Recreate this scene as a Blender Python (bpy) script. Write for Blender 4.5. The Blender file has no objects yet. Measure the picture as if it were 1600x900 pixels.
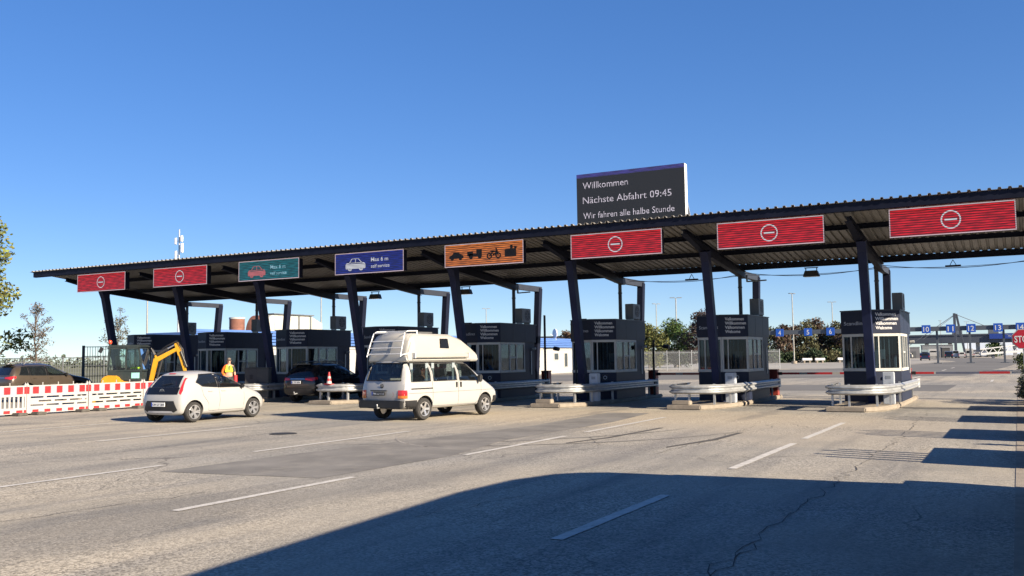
import bpy, bmesh, math, random
from mathutils import Vector, Matrix
from mathutils.bvhtree import BVHTree
random.seed(7)
S = bpy.context.scene
COL = S.collection
R = math.radians

# ---------------------------------------------------------------- camera, sky, sun, exposure
FPX = 1470.0
cd = bpy.data.cameras.new('camera'); cam = bpy.data.objects.new('camera', cd); COL.objects.link(cam)
cd.sensor_width = 36.0; cd.lens = 36.0 * FPX / 1600.0; cd.clip_start = 0.05; cd.clip_end = 6000
yaw, pit, rol = R(28.2), R(4.24), R(0.78)
fw0 = Vector((-math.sin(yaw), math.cos(yaw), 0)); rt = Vector((math.cos(yaw), math.sin(yaw), 0))
fw = fw0 * math.cos(pit) + Vector((0, 0, 1)) * math.sin(pit); up = rt.cross(fw)
r2 = rt * math.cos(rol) - up * math.sin(rol); u2 = up * math.cos(rol) + rt * math.sin(rol)
m = Matrix((r2, u2, -fw)).transposed().to_4x4(); m.translation = (0, 0, 1.78)
cam.matrix_world = m
S.camera = cam
S.render.resolution_x, S.render.resolution_y = 1024, 576

SUN_EL, SHD = R(25.0), Vector((-1.0, 0.205, 0)).normalized()      # SHD: the way shadows run on the ground
w = bpy.data.worlds.new('World'); S.world = w; w.use_nodes = True
nt = w.node_tree; nt.nodes.clear()
sky = nt.nodes.new('ShaderNodeTexSky'); sky.sky_type = 'NISHITA'; sky.sun_disc = False
tosun = -SHD
sky.sun_elevation = SUN_EL; sky.sun_rotation = math.atan2(tosun.x, tosun.y)
sky.altitude = 0; sky.air_density = 0.75; sky.dust_density = 0.0; sky.ozone_density = 5.0
bg = nt.nodes.new('ShaderNodeBackground'); bg.inputs['Strength'].default_value = 0.105
wo = nt.nodes.new('ShaderNodeOutputWorld')
gm_ = nt.nodes.new('ShaderNodeGamma'); gm_.inputs[1].default_value = 0.64
hs_ = nt.nodes.new('ShaderNodeHueSaturation'); hs_.inputs['Saturation'].default_value = 1.40; hs_.inputs['Hue'].default_value = 0.515; hs_.inputs['Value'].default_value = 1.0
nt.links.new(sky.outputs[0], gm_.inputs[0]); nt.links.new(gm_.outputs[0], hs_.inputs['Color']); nt.links.new(hs_.outputs[0], bg.inputs[0]); nt.links.new(bg.outputs[0], wo.inputs[0])
sd = bpy.data.lights.new('sun', 'SUN'); sd.energy = 5.0; sd.angle = R(0.5); sd.color = (1.0, 0.86, 0.68)
so = bpy.data.objects.new('sun', sd); COL.objects.link(so)
raydir = SHD * math.cos(SUN_EL) + Vector((0, 0, -math.sin(SUN_EL)))
so.rotation_euler = raydir.to_track_quat('-Z', 'Y').to_euler()
S.view_settings.view_transform = 'Standard'; S.view_settings.look = 'None'
S.view_settings.exposure = 1.40; S.view_settings.gamma = 1.0
S.cycles.max_bounces = 6; S.cycles.transparent_max_bounces = 16

# ---------------------------------------------------------------- materials
MATS = {}
def pm(name, col, rough=0.6, metal=0.0, var=0.12, scale=3.0, bump=0.0, bscale=40.0, coat=0.0, emit=None, es=0.0, island=0.0, dirt=0.0, dirtcol=(0.12, 0.10, 0.08), spec=None):
    if name in MATS: return MATS[name]
    M = bpy.data.materials.new(name); M.use_nodes = True; n = M.node_tree.nodes; l = M.node_tree.links
    b = n['Principled BSDF']; b.inputs['Roughness'].default_value = rough; b.inputs['Metallic'].default_value = metal
    if coat: b.inputs['Coat Weight'].default_value = coat; b.inputs['Coat Roughness'].default_value = 0.06
    if spec is not None: b.inputs['Specular IOR Level'].default_value = spec
    tc = n.new('ShaderNodeTexCoord')
    nz = n.new('ShaderNodeTexNoise'); nz.inputs['Scale'].default_value = scale; nz.inputs['Detail'].default_value = 6
    l.new(tc.outputs['Object'], nz.inputs['Vector'])
    mr = n.new('ShaderNodeMapRange'); mr.inputs[1].default_value = 0.3; mr.inputs[2].default_value = 0.7
    mr.inputs[3].default_value = 1 - var; mr.inputs[4].default_value = 1 + var
    l.new(nz.outputs['Fac'], mr.inputs[0])
    hs = n.new('ShaderNodeHueSaturation'); hs.inputs['Color'].default_value = (*col, 1)
    if island:
        g = n.new('ShaderNodeNewGeometry'); m2 = n.new('ShaderNodeMapRange')
        m2.inputs[3].default_value = 1 - island; m2.inputs[4].default_value = 1 + island
        l.new(g.outputs['Random Per Island'], m2.inputs[0])
        mm = n.new('ShaderNodeMath'); mm.operation = 'MULTIPLY'
        l.new(mr.outputs[0], mm.inputs[0]); l.new(m2.outputs[0], mm.inputs[1]); l.new(mm.outputs[0], hs.inputs['Value'])
        m3 = n.new('ShaderNodeMapRange'); m3.inputs[3].default_value = 0.5 - 0.035; m3.inputs[4].default_value = 0.5 + 0.03
        wn = n.new('ShaderNodeTexWhiteNoise'); wn.noise_dimensions = '1D'
        l.new(g.outputs['Random Per Island'], wn.inputs['W']); l.new(wn.outputs['Value'], m3.inputs[0]); l.new(m3.outputs[0], hs.inputs['Hue'])
    else:
        l.new(mr.outputs[0], hs.inputs['Value'])
    out = hs.outputs[0]
    if dirt:
        n2 = n.new('ShaderNodeTexNoise'); n2.inputs['Scale'].default_value = scale * 1.7; n2.inputs['Detail'].default_value = 8; n2.inputs['Roughness'].default_value = 0.65
        l.new(tc.outputs['Object'], n2.inputs['Vector'])
        r_ = n.new('ShaderNodeMapRange'); r_.inputs[1].default_value = 0.5; r_.inputs[2].default_value = 0.75; r_.inputs[4].default_value = dirt
        l.new(n2.outputs['Fac'], r_.inputs[0])
        mx = n.new('ShaderNodeMixRGB'); mx.inputs[2].default_value = (*dirtcol, 1)
        l.new(r_.outputs[0], mx.inputs[0]); l.new(out, mx.inputs[1]); out = mx.outputs[0]
    l.new(out, b.inputs['Base Color'])
    if bump:
        n3 = n.new('ShaderNodeTexNoise'); n3.inputs['Scale'].default_value = bscale; n3.inputs['Detail'].default_value = 4
        l.new(tc.outputs['Object'], n3.inputs['Vector'])
        bp = n.new('ShaderNodeBump'); bp.inputs['Strength'].default_value = bump; bp.inputs['Distance'].default_value = 0.02
        l.new(n3.outputs['Fac'], bp.inputs['Height']); l.new(bp.outputs[0], b.inputs['Normal'])
    if emit:
        b.inputs['Emission Color'].default_value = (*emit, 1); b.inputs['Emission Strength'].default_value = es
    MATS[name] = M; return M

def glass(name, tint, trans, gl=1.1):
    """tinted pane: part clear, part mirror-dark"""
    if name in MATS: return MATS[name]
    M = bpy.data.materials.new(name); M.use_nodes = True; n = M.node_tree.nodes; l = M.node_tree.links
    n.clear(); o = n.new('ShaderNodeOutputMaterial')
    t = n.new('ShaderNodeBsdfTransparent'); t.inputs[0].default_value = (*tint, 1)
    g = n.new('ShaderNodeBsdfGlossy'); g.inputs['Roughness'].default_value = 0.02; g.inputs[0].default_value = (0.9, 0.93, 1, 1)
    d = n.new('ShaderNodeBsdfDiffuse'); d.inputs[0].default_value = (0.012, 0.015, 0.018, 1)
    m1 = n.new('ShaderNodeMixShader'); m1.inputs[0].default_value = trans
    l.new(d.outputs[0], m1.inputs[1]); l.new(t.outputs[0], m1.inputs[2])
    f = n.new('ShaderNodeFresnel'); f.inputs[0].default_value = 1.5
    mu = n.new('ShaderNodeMath'); mu.operation = 'MULTIPLY_ADD'; mu.inputs[1].default_value = gl; mu.inputs[2].default_value = 0.0; mu.use_clamp = True
    l.new(f.outputs[0], mu.inputs[0])
    m2 = n.new('ShaderNodeMixShader'); l.new(mu.outputs[0], m2.inputs[0]); l.new(m1.outputs[0], m2.inputs[1]); l.new(g.outputs[0], m2.inputs[2])
    l.new(m2.outputs[0], o.inputs[0]); MATS[name] = M; return M

def led(name, col, strength, dark=0.35, pitch=0.05, axis='Z', dots=False, base=(0.02, 0.02, 0.02), vary=0.55):
    """lit LED rows: bright lines with darker gaps between the diode rows"""
    if name in MATS: return MATS[name]
    M = bpy.data.materials.new(name); M.use_nodes = True; n = M.node_tree.nodes; l = M.node_tree.links
    b = n['Principled BSDF']; b.inputs['Base Color'].default_value = (*base, 1); b.inputs['Roughness'].default_value = 0.5
    tc = n.new('ShaderNodeTexCoord'); sp = n.new('ShaderNodeSeparateXYZ'); l.new(tc.outputs['Object'], sp.inputs[0])
    def stripes(sock):
        a = n.new('ShaderNodeMath'); a.operation = 'MULTIPLY'; a.inputs[1].default_value = 2 * math.pi / pitch; l.new(sock, a.inputs[0])
        s = n.new('ShaderNodeMath'); s.operation = 'SINE'; l.new(a.outputs[0], s.inputs[0])
        r_ = n.new('ShaderNodeMapRange'); r_.inputs[1].default_value = -0.6; r_.inputs[2].default_value = 0.3; r_.inputs[3].default_value = dark; r_.inputs[4].default_value = 1.0
        l.new(s.outputs[0], r_.inputs[0]); return r_.outputs[0]
    st = stripes(sp.outputs['Z'])
    if dots:
        s2 = stripes(sp.outputs['X']); mm = n.new('ShaderNodeMath'); mm.operation = 'MULTIPLY'; l.new(st, mm.inputs[0]); l.new(s2, mm.inputs[1]); st = mm.outputs[0]
    mp = n.new('ShaderNodeMapping'); mp.inputs['Scale'].default_value = (2.2, 1, 26); l.new(tc.outputs['Object'], mp.inputs[0])
    nz = n.new('ShaderNodeTexNoise'); nz.inputs['Scale'].default_value = 1.3; nz.inputs['Detail'].default_value = 3; l.new(mp.outputs[0], nz.inputs['Vector'])
    rr = n.new('ShaderNodeMapRange'); rr.inputs[1].default_value = 0.38; rr.inputs[2].default_value = 0.62; rr.inputs[3].default_value = 1 - vary; rr.inputs[4].default_value = 1 + vary * 0.6
    l.new(nz.outputs['Fac'], rr.inputs[0])
    m1 = n.new('ShaderNodeMath'); m1.operation = 'MULTIPLY'; l.new(st, m1.inputs[0]); l.new(rr.outputs[0], m1.inputs[1])
    m2 = n.new('ShaderNodeMath'); m2.operation = 'MULTIPLY'; m2.inputs[1].default_value = strength; l.new(m1.outputs[0], m2.inputs[0])
    b.inputs['Emission Color'].default_value = (*col, 1); l.new(m2.outputs[0], b.inputs['Emission Strength'])
    MATS[name] = M; return M

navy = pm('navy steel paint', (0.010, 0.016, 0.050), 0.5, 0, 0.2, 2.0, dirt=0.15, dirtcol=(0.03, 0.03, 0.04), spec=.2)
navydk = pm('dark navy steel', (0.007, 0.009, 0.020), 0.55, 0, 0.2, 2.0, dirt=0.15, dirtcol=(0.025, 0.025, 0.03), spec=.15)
boothm = pm('booth cladding navy', (0.013, 0.018, 0.038), 0.5, 0, 0.12, 1.5, dirt=0.12, dirtcol=(0.05, 0.05, 0.06), spec=.22)
frame_grey = pm('pale window frame', (0.46, 0.455, 0.42), 0.5, 0, 0.1, 3, dirt=0.25, dirtcol=(0.25, 0.24, 0.22))
white_txt = pm('white lettering', (0.6, 0.6, 0.6), 0.6, 0, 0.03)
grey_txt = pm('grey lettering', (0.42, 0.45, 0.5), 0.6, 0, 0.03)
galv = pm('galvanised steel', (0.42, 0.43, 0.43), 0.42, 0.55, 0.18, 6, dirt=0.35, dirtcol=(0.30, 0.27, 0.22))
sheetm = pm('profiled roof sheet', (0.235, 0.222, 0.20), 0.5, 0.15, 0.15, 0.8, dirt=0.4, dirtcol=(0.12, 0.11, 0.10))
black = pm('black plastic', (0.014, 0.014, 0.015), 0.55, 0, 0.15)
blackg = pm('black gloss', (0.008, 0.008, 0.009), 0.15, 0, 0.1)
rubber = pm('tyre rubber', (0.022, 0.021, 0.020), 0.85, 0, 0.2, 8, dirt=0.4, dirtcol=(0.09, 0.08, 0.07))
alloy = pm('alloy rim', (0.62, 0.62, 0.62), 0.3, 0.8, 0.06)
concrete = pm('kerb concrete', (0.24, 0.205, 0.16), 0.9, 0, 0.18, 4, bump=0.3, dirt=0.5, dirtcol=(0.17, 0.14, 0.11))
interior = pm('car interior', (0.03, 0.03, 0.032), 0.8, 0, 0.2)
wpaint = pm('white car paint', (0.345, 0.338, 0.318), 0.3, 0, 0.02, 1.0, coat=0.6)
cream = pm('cream camper paint', (0.335, 0.322, 0.285), 0.38, 0, 0.04, 1.5, coat=0.3, dirt=0.12, dirtcol=(0.45, 0.40, 0.33))
redlamp = pm('red lamp lens', (0.45, 0.02, 0.025), 0.15, 0, 0.1, coat=0.5)
orlamp = pm('amber lamp lens', (0.62, 0.17, 0.03), 0.15, 0, 0.1, coat=0.5)
clear_lamp = pm('clear lamp lens', (0.6, 0.6, 0.6), 0.1, 0.3, 0.1, coat=0.5)
plate_w = pm('plate white', (0.7, 0.7, 0.68), 0.5, 0, 0.05)
plate_b = pm('plate dark lettering', (0.02, 0.02, 0.02), 0.5, 0, 0.05)
plate_eu = pm('plate blue band', (0.02, 0.06, 0.35), 0.5, 0, 0.05)
wglass = glass('car window glass', (0.62, 0.70, 0.70), 0.72)
dglass = glass('dark privacy glass', (0.25, 0.27, 0.29), 0.35)
bglass = glass('booth window glass', (0.60, 0.70, 0.76), 0.72, .42)
signred = pm('barrier red', (0.40, 0.016, 0.02), 0.5, 0, 0.12, 4, dirt=0.2)
signwhite = pm('barrier white', (0.36, 0.35, 0.33), 0.55, 0, 0.06, 3, dirt=0.25, dirtcol=(0.4, 0.36, 0.3))
yellow = pm('excavator yellow', (0.48, 0.24, 0.010), 0.42, 0, 0.08, 4, dirt=0.25, dirtcol=(0.2, 0.13, 0.06))
bark = pm('tree bark', (0.10, 0.082, 0.066), 0.95, 0, 0.3, 8)

# ---------------------------------------------------------------- mesh helpers
class MB:
    def __init__(s): s.v = []; s.f = []; s.mi = []; s.cur = 0
    def add(s, vs, fs, M=None):
        o = len(s.v)
        for p in vs:
            p = Vector(p); s.v.append(M @ p if M else p)
        for f in fs: s.f.append(tuple(i + o for i in f)); s.mi.append(s.cur)
        return s
    def box(s, c, d, rz=0, M=None, ry=0, rx=0):
        x, y, z = (q / 2 for q in d)
        T = Matrix.Translation(c) @ Matrix.Rotation(rz, 4, 'Z') @ Matrix.Rotation(ry, 4, 'Y') @ Matrix.Rotation(rx, 4, 'X')
        if M: T = M @ T
        vs = [(-x, -y, -z), (x, -y, -z), (x, y, -z), (-x, y, -z), (-x, -y, z), (x, -y, z), (x, y, z), (-x, y, z)]
        return s.add(vs, [(0, 3, 2, 1), (4, 5, 6, 7), (0, 1, 5, 4), (1, 2, 6, 5), (2, 3, 7, 6), (3, 0, 4, 7)], T)
    def bb(s, a, b): return s.box([(p + q) / 2 for p, q in zip(a, b)], [abs(q - p) for p, q in zip(a, b)])
    def prism(s, poly, h0, h1, M=None):
        n = len(poly); vs = [(p[0], p[1], h0) for p in poly] + [(p[0], p[1], h1) for p in poly]
        fs = [tuple(range(n - 1, -1, -1)), tuple(range(n, 2 * n))] + [(i, (i + 1) % n, n + (i + 1) % n, n + i) for i in range(n)]
        return s.add(vs, fs, M)
    def prism_x(s, poly, x0, x1, M=None):     # poly in (y,z)
        n = len(poly); vs = [(x0, p[0], p[1]) for p in poly] + [(x1, p[0], p[1]) for p in poly]
        return s.add(vs, [tuple(range(n - 1, -1, -1)), tuple(range(n, 2 * n))] + [(i, (i + 1) % n, n + (i + 1) % n, n + i) for i in range(n)], M)
    def prism_y(s, poly, y0, y1, M=None):     # poly in (x,z)
        n = len(poly); vs = [(p[0], y0, p[1]) for p in poly] + [(p[0], y1, p[1]) for p in poly]
        return s.add(vs, [tuple(range(n)), tuple(range(2 * n - 1, n - 1, -1))] + [(i, n + i, n + (i + 1) % n, (i + 1) % n) for i in range(n)], M)
    def bar(s, a, b, w, h=None, w2=None, h2=None, upv=(0, 0, 1)):
        h = h or w; w2 = w2 or w; h2 = h2 or (h if w2 == w else w2)
        a = Vector(a); b = Vector(b); d = (b - a).normalized(); u = Vector(upv)
        if abs(d.dot(u)) > 0.98: u = Vector((0, 1, 0))
        sx = d.cross(u).normalized(); sy = sx.cross(d).normalized()
        vs = [a + sx * (i * w / 2) + sy * (j * h / 2) for i, j in ((-1, -1), (1, -1), (1, 1), (-1, 1))] + [b + sx * (i * w2 / 2) + sy * (j * h2 / 2) for i, j in ((-1, -1), (1, -1), (1, 1), (-1, 1))]
        return s.add(vs, [(3, 2, 1, 0), (4, 5, 6, 7), (0, 1, 5, 4), (1, 2, 6, 5), (2, 3, 7, 6), (3, 0, 4, 7)])
    def tube(s, pts, r, n=8, r1=None, cap=True):
        pts = [Vector(p) for p in pts]; k = len(pts); rings = []
        ref = None
        for i, p in enumerate(pts):
            d = (pts[min(i + 1, k - 1)] - pts[max(i - 1, 0)]).normalized()
            if ref is None or abs(d.dot(ref)) > 0.95: ref = Vector((0, 0, 1)) if abs(d.z) < 0.9 else Vector((0, 1, 0))
            a = d.cross(ref).normalized(); b = d.cross(a); ref = -b if False else ref
            rr = r if r1 is None else r + (r1 - r) * i / max(1, k - 1)
            rings.append([p + (a * math.cos(t) + b * math.sin(t)) * rr for t in (2 * math.pi * j / n for j in range(n))])
        vs = [q for g in rings for q in g]; fs = []
        for i in range(k - 1):
            for j in range(n): fs.append((i * n + j, i * n + (j + 1) % n, (i + 1) * n + (j + 1) % n, (i + 1) * n + j))
        if cap: fs += [tuple(range(n - 1, -1, -1)), tuple(range((k - 1) * n, k * n))]
        return s.add(vs, fs)
    def cyl(s, a, b, r, n=16, r1=None): return s.tube([a, b], r, n, r1)
    def lathe(s, prof, n=24, M=None):          # prof (r, h) spun round x axis: h along x
        vs = []; fs = []; k = len(prof)
        for j in range(n):
            t = 2 * math.pi * j / n
            for (r_, h) in prof: vs.append((h, r_ * math.cos(t), r_ * math.sin(t)))
        for j in range(n):
            for i in range(k - 1): fs.append((j * k + i, j * k + i + 1, ((j + 1) % n) * k + i + 1, ((j + 1) % n) * k + i))
        return s.add(vs, fs, M)
    def sphere(s, c, r, nu=14, nv=9, M=None, sc=(1, 1, 1)):
        vs = []; fs = []
        for i in range(nv + 1):
            a = math.pi * i / nv
            for j in range(nu):
                t = 2 * math.pi * j / nu; vs.append((c[0] + r * sc[0] * math.sin(a) * math.cos(t), c[1] + r * sc[1] * math.sin(a) * math.sin(t), c[2] + r * sc[2] * math.cos(a)))
        for i in range(nv):
            for j in range(nu): fs.append((i * nu + j, (i + 1) * nu + j, (i + 1) * nu + (j + 1) % nu, i * nu + (j + 1) % nu))
        return s.add(vs, fs, M)
    def sweep(s, path, prof, closed=True):     # path xy(z), prof (offset to the right of travel, z)
        P = [Vector((p[0], p[1], p[2] if len(p) > 2 else 0)) for p in path]; k = len(P); n = len(prof); vs = []
        for i, p in enumerate(P):
            d0 = (P[i] - P[i - 1]).xy.normalized() if i else (P[1] - P[0]).xy.normalized()
            d1 = (P[i + 1] - P[i]).xy.normalized() if i < k - 1 else d0
            n0 = Vector((d0.y, -d0.x)); n1 = Vector((d1.y, -d1.x)); nn = (n0 + n1).normalized(); sc = 1 / max(0.4, nn.dot(n1))
            for (o, z) in prof: vs.append((p.x + nn.x * o * sc, p.y + nn.y * o * sc, p.z + z))
        fs = []
        for i in range(k - 1):
            for j in range(n if closed else n - 1): fs.append((i * n + j, (i + 1) * n + j, (i + 1) * n + (j + 1) % n, i * n + (j + 1) % n))
        if closed: fs += [tuple(range(n)), tuple(range(k * n - 1, (k - 1) * n - 1, -1))]
        return s.add(vs, fs)
    def mesh(s, name, mats, smooth=None):
        me = bpy.data.meshes.new(name); me.from_pydata([tuple(v) for v in s.v], [], s.f)
        for M in (mats if isinstance(mats, (list, tuple)) else [mats]): me.materials.append(M)
        if any(s.mi): me.polygons.foreach_set('material_index', s.mi)
        me.update()
        if smooth:
            me.polygons.foreach_set('use_smooth', [True] * len(me.polygons)); me.set_sharp_from_angle(angle=R(smooth))
        return me
    def build(s, name, mats, parent=None, smooth=None, bevel=0):
        me = s.mesh(name, mats, None if bevel else smooth)
        if bevel:
            bm = bmesh.new(); bm.from_mesh(me); bmesh.ops.recalc_face_normals(bm, faces=bm.faces)
            es = [e for e in bm.edges if len(e.link_faces) == 2 and e.calc_face_angle(0) > R(30)]
            bmesh.ops.bevel(bm, geom=es, offset=bevel, segments=2, affect='EDGES', clamp_overlap=True)
            bm.to_mesh(me); bm.free()
            me.polygons.foreach_set('use_smooth', [True] * len(me.polygons)); me.set_sharp_from_angle(angle=R(35))
        return link(name, me, parent)
def link(name, me, parent=None):
    o = bpy.data.objects.new(name, me); COL.objects.link(o)
    if parent: o.parent = parent
    return o
def tag(o, label, cat, group=None):
    o['label'] = label; o['category'] = cat
    if group: o['group'] = group
    return o
def thing(name, label, cat, loc=(0, 0, 0), rz=0, group=None):
    o = bpy.data.objects.new(name, None); COL.objects.link(o); o.location = loc; o.rotation_euler = (0, 0, rz); o.empty_display_size = 0.2
    return tag(o, label, cat, group)
def struct(name, mb, mat, smooth=None, kind='structure'):
    o = mb.build(name, mat, None, smooth); o['kind'] = kind; return o
def copy_tree(o, parent=None):
    c = o.copy(); COL.objects.link(c)
    if parent: c.parent = parent
    for ch in list(o.children): copy_tree(ch, c)
    return c
def place(o, label, loc, rz=0):
    o['label'] = label; o.location = loc; o.rotation_euler = (0, 0, rz); return o
def evaluated(me, mods):
    """mesh after a list of modifiers: [(type, {props})]"""
    o = bpy.data.objects.new('t', me); COL.objects.link(o)
    for t, pr in mods:
        md = o.modifiers.new('m', t)
        for k, v in pr.items(): setattr(md, k, v)
    bpy.context.view_layer.update()
    dg = bpy.context.evaluated_depsgraph_get(); r_ = bpy.data.meshes.new_from_object(o.evaluated_get(dg)); bpy.data.objects.remove(o); return r_
_TX = {}
def text_geo(txt, bold=0.0):
    k = (txt, bold)
    if k not in _TX:
        c = bpy.data.curves.new('t', 'FONT'); c.body = txt; c.size = 1; c.offset = bold; c.resolution_u = 3; c.fill_mode = 'FRONT'
        o = bpy.data.objects.new('t', c); COL.objects.link(o); bpy.context.view_layer.update()
        me = bpy.data.meshes.new_from_object(o.evaluated_get(bpy.context.evaluated_depsgraph_get())); bpy.data.objects.remove(o)
        vs = [v.co.copy() for v in me.vertices]; fs = [tuple(p.vertices) for p in me.polygons]
        x0 = min(v.x for v in vs); x1 = max(v.x for v in vs)
        _TX[k] = ([Vector((v.x - x0, v.y, 0)) for v in vs], fs, x1 - x0); bpy.data.meshes.remove(me)
    return _TX[k]
def text(mb, txt, org, xdir, size, width=None, bold=0.0, zdir=(0, 0, 1)):
    """lettering lying in the plane of xdir and zdir; org = left end of the base line"""
    vs, fs, W = text_geo(txt, bold); xd = Vector(xdir).normalized(); zd = Vector(zdir); sx = width / W if width else size
    mb.add([Vector(org) + xd * (v.x * sx) + zd * (v.y * size) for v in vs], fs); return mb
def ring2(c, r0, r1, n=36):
    vs = []; fs = []
    for j in range(n):
        t = 2 * math.pi * j / n
        for r_ in (r0, r1): vs.append((c[0] + r_ * math.cos(t), c[1] + r_ * math.sin(t)))
    for j in range(n): a = 2 * j; b = 2 * ((j + 1) % n); fs.append((a, a + 1, b + 1, b))
    return vs, fs

# ---------------------------------------------------------------- ground
def asphalt():
    M = bpy.data.materials.new('worn asphalt'); M.use_nodes = True; n = M.node_tree.nodes; l = M.node_tree.links
    b = n['Principled BSDF']; b.inputs['Roughness'].default_value = 0.9; b.inputs['Specular IOR Level'].default_value = 0.25
    tc = n.new('ShaderNodeTexCoord')
    def noise(scale, det=5, vec=None, rough=0.55):
        q = n.new('ShaderNodeTexNoise'); q.inputs['Scale'].default_value = scale; q.inputs['Detail'].default_value = det; q.inputs['Roughness'].default_value = rough
        l.new(vec or tc.outputs['Object'], q.inputs['Vector']); return q.outputs['Fac']
    def rng(s, a, b_, c, d):
        q = n.new('ShaderNodeMapRange'); q.inputs[1].default_value = a; q.inputs[2].default_value = b_; q.inputs[3].default_value = c; q.inputs[4].default_value = d; l.new(s, q.inputs[0]); return q.outputs[0]
    def mix(f, a, bcol):
        q = n.new('ShaderNodeMixRGB'); l.new(f, q.inputs[0])
        if isinstance(a, tuple): q.inputs[1].default_value = (*a, 1)
        else: l.new(a, q.inputs[1])
        if isinstance(bcol, tuple): q.inputs[2].default_value = (*bcol, 1)
        else: l.new(bcol, q.inputs[2])
        return q.outputs[0]
    def mul(a, s):
        q = n.new('ShaderNodeVectorMath'); q.operation = 'SCALE'; l.new(a, q.inputs[0]); l.new(s, q.inputs['Scale']); return q.outputs[0]
    c = mix(rng(noise(0.10, 5), 0.38, 0.62, 0, 1), (0.245, 0.232, 0.205), (0.345, 0.305, 0.238))
    c = mix(rng(noise(0.42, 7), 0.46, 0.70, 0, 0.5), c, (0.172, 0.166, 0.148))
    mp = n.new('ShaderNodeMapping'); mp.inputs['Scale'].default_value = (1.1, 0.09, 1); l.new(tc.outputs['Object'], mp.inputs[0])
    c = mix(rng(noise(1.2, 6, mp.outputs[0], 0.6), 0.48, 0.72, 0, 0.75), c, (0.138, 0.134, 0.128))      # tyre wear along the lanes
    mp2 = n.new('ShaderNodeMapping'); mp2.inputs['Scale'].default_value = (2.0, 0.12, 1); mp2.inputs['Rotation'].default_value = (0, 0, 0.12); mp2.inputs['Location'].default_value = (7, 3, 0); l.new(tc.outputs['Object'], mp2.inputs[0])
    c = mix(rng(noise(1.0, 5, mp2.outputs[0], 0.6), 0.56, 0.8, 0, 0.5), c, (0.359, 0.331, 0.283))       # pale dusty streaks
    # soft stains: worn lanes, oil and dust with their own places on the ground
    def stain(cx_, cy_, rx, ry, rot, f, col):
        nonlocal c
        q = n.new('ShaderNodeMapping'); q.vector_type = 'TEXTURE'; q.inputs['Location'].default_value = (cx_, cy_, 0); q.inputs['Rotation'].default_value = (0, 0, rot); q.inputs['Scale'].default_value = (rx, ry, 50)
        dn = n.new('ShaderNodeTexNoise'); dn.inputs['Scale'].default_value = 0.9; dn.inputs['Detail'].default_value = 5; l.new(tc.outputs['Object'], dn.inputs['Vector'])
        va_ = n.new('ShaderNodeVectorMath'); va_.operation = 'MULTIPLY_ADD'; va_.inputs[1].default_value = (1.3, 1.3, 0); l.new(dn.outputs['Color'], va_.inputs[0]); l.new(tc.outputs['Object'], va_.inputs[2])
        vb = n.new('ShaderNodeVectorMath'); vb.operation = 'ADD'; vb.inputs[1].default_value = (-.65, -.65, 0); l.new(va_.outputs[0], vb.inputs[0]); l.new(vb.outputs[0], q.inputs[0])
        g_ = n.new('ShaderNodeTexGradient'); g_.gradient_type = 'SPHERICAL'; l.new(q.outputs[0], g_.inputs[0])
        c = mix(rng(g_.outputs['Fac'], 0.05, 0.55, 0, f), c, col)
    stain(-9.0, 7.6, 1.5, 3.6, .05, .6, (.135, .13, .12)); stain(-8.0, 11.5, .9, 3.0, -.05, .45, (.14, .135, .125)); stain(-27.5, 15.5, .8, 5.5, -.45, .7, (.12, .117, .11))
    stain(-11.5, 26, 9.5, 5.0, 0, .55, (.375, .315, .225)); stain(-22, 27, 5, 3.0, 0, .5, (.36, .31, .22)); stain(-4.5, 24, 4.5, 6.0, 0, .4, (.37, .315, .235))
    for k_ in range(7): stain(-6.8 - 5.063 * k_, 28.5, .35, 4.5, 0, .5, (.14, .13, .12))
    stain(-11.6, 20, .8, 8, 0, .45, (.15, .145, .135)); stain(-6.6, 17, .5, 6, .05, .3, (.17, .16, .15)); stain(-16.4, 14, .9, 7, 0, .3, (.17, .165, .15))
    # fine aggregate
    vo = n.new('ShaderNodeTexVoronoi'); vo.inputs['Scale'].default_value = 42; l.new(tc.outputs['Object'], vo.inputs['Vector'])
    wv = n.new('ShaderNodeSeparateColor'); l.new(vo.outputs['Color'], wv.inputs[0])
    patchy = rng(noise(0.35, 3), 0.4, 0.65, 0.18, 0.55)
    sp = n.new('ShaderNodeMath'); sp.operation = 'MULTIPLY'; l.new(rng(wv.outputs[0], 0, 1, -1, 1), sp.inputs[0]); l.new(patchy, sp.inputs[1])
    ad = n.new('ShaderNodeMath'); ad.operation = 'ADD'; ad.inputs[1].default_value = 1.0; l.new(sp.outputs[0], ad.inputs[0])
    c = mul(c, ad.outputs[0])
    c = mul(c, rng(noise(130, 2), 0.3, 0.7, 0.82, 1.18))
    # small scattered pits and crazing
    dv = n.new('ShaderNodeTexNoise'); dv.inputs['Scale'].default_value = 0.8; dv.inputs['Detail'].default_value = 5; l.new(tc.outputs['Object'], dv.inputs['Vector'])
    va = n.new('ShaderNodeVectorMath'); va.operation = 'MULTIPLY_ADD'; va.inputs[1].default_value = (1.6, 1.6, 0); l.new(dv.outputs['Color'], va.inputs[0]); l.new(tc.outputs['Object'], va.inputs[2])
    ve = n.new('ShaderNodeTexVoronoi'); ve.feature = 'DISTANCE_TO_EDGE'; ve.inputs['Scale'].default_value = 0.22; l.new(va.outputs[0], ve.inputs['Vector'])
    cr = rng(ve.outputs['Distance'], 0.0015, 0.005, 1, 0)
    gate = rng(noise(0.16, 2), 0.5, 0.58, 0, 0.65)
    cm = n.new('ShaderNodeMath'); cm.operation = 'MULTIPLY'; l.new(cr, cm.inputs[0]); l.new(gate, cm.inputs[1])
    c = mix(cm.outputs[0], c, (0.06, 0.055, 0.05))
    c = mix(rng(noise(16, 3), 0.70, 0.74, 0, 0.6), c, (0.09, 0.085, 0.08))
    l.new(c, b.inputs['Base Color'])
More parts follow.
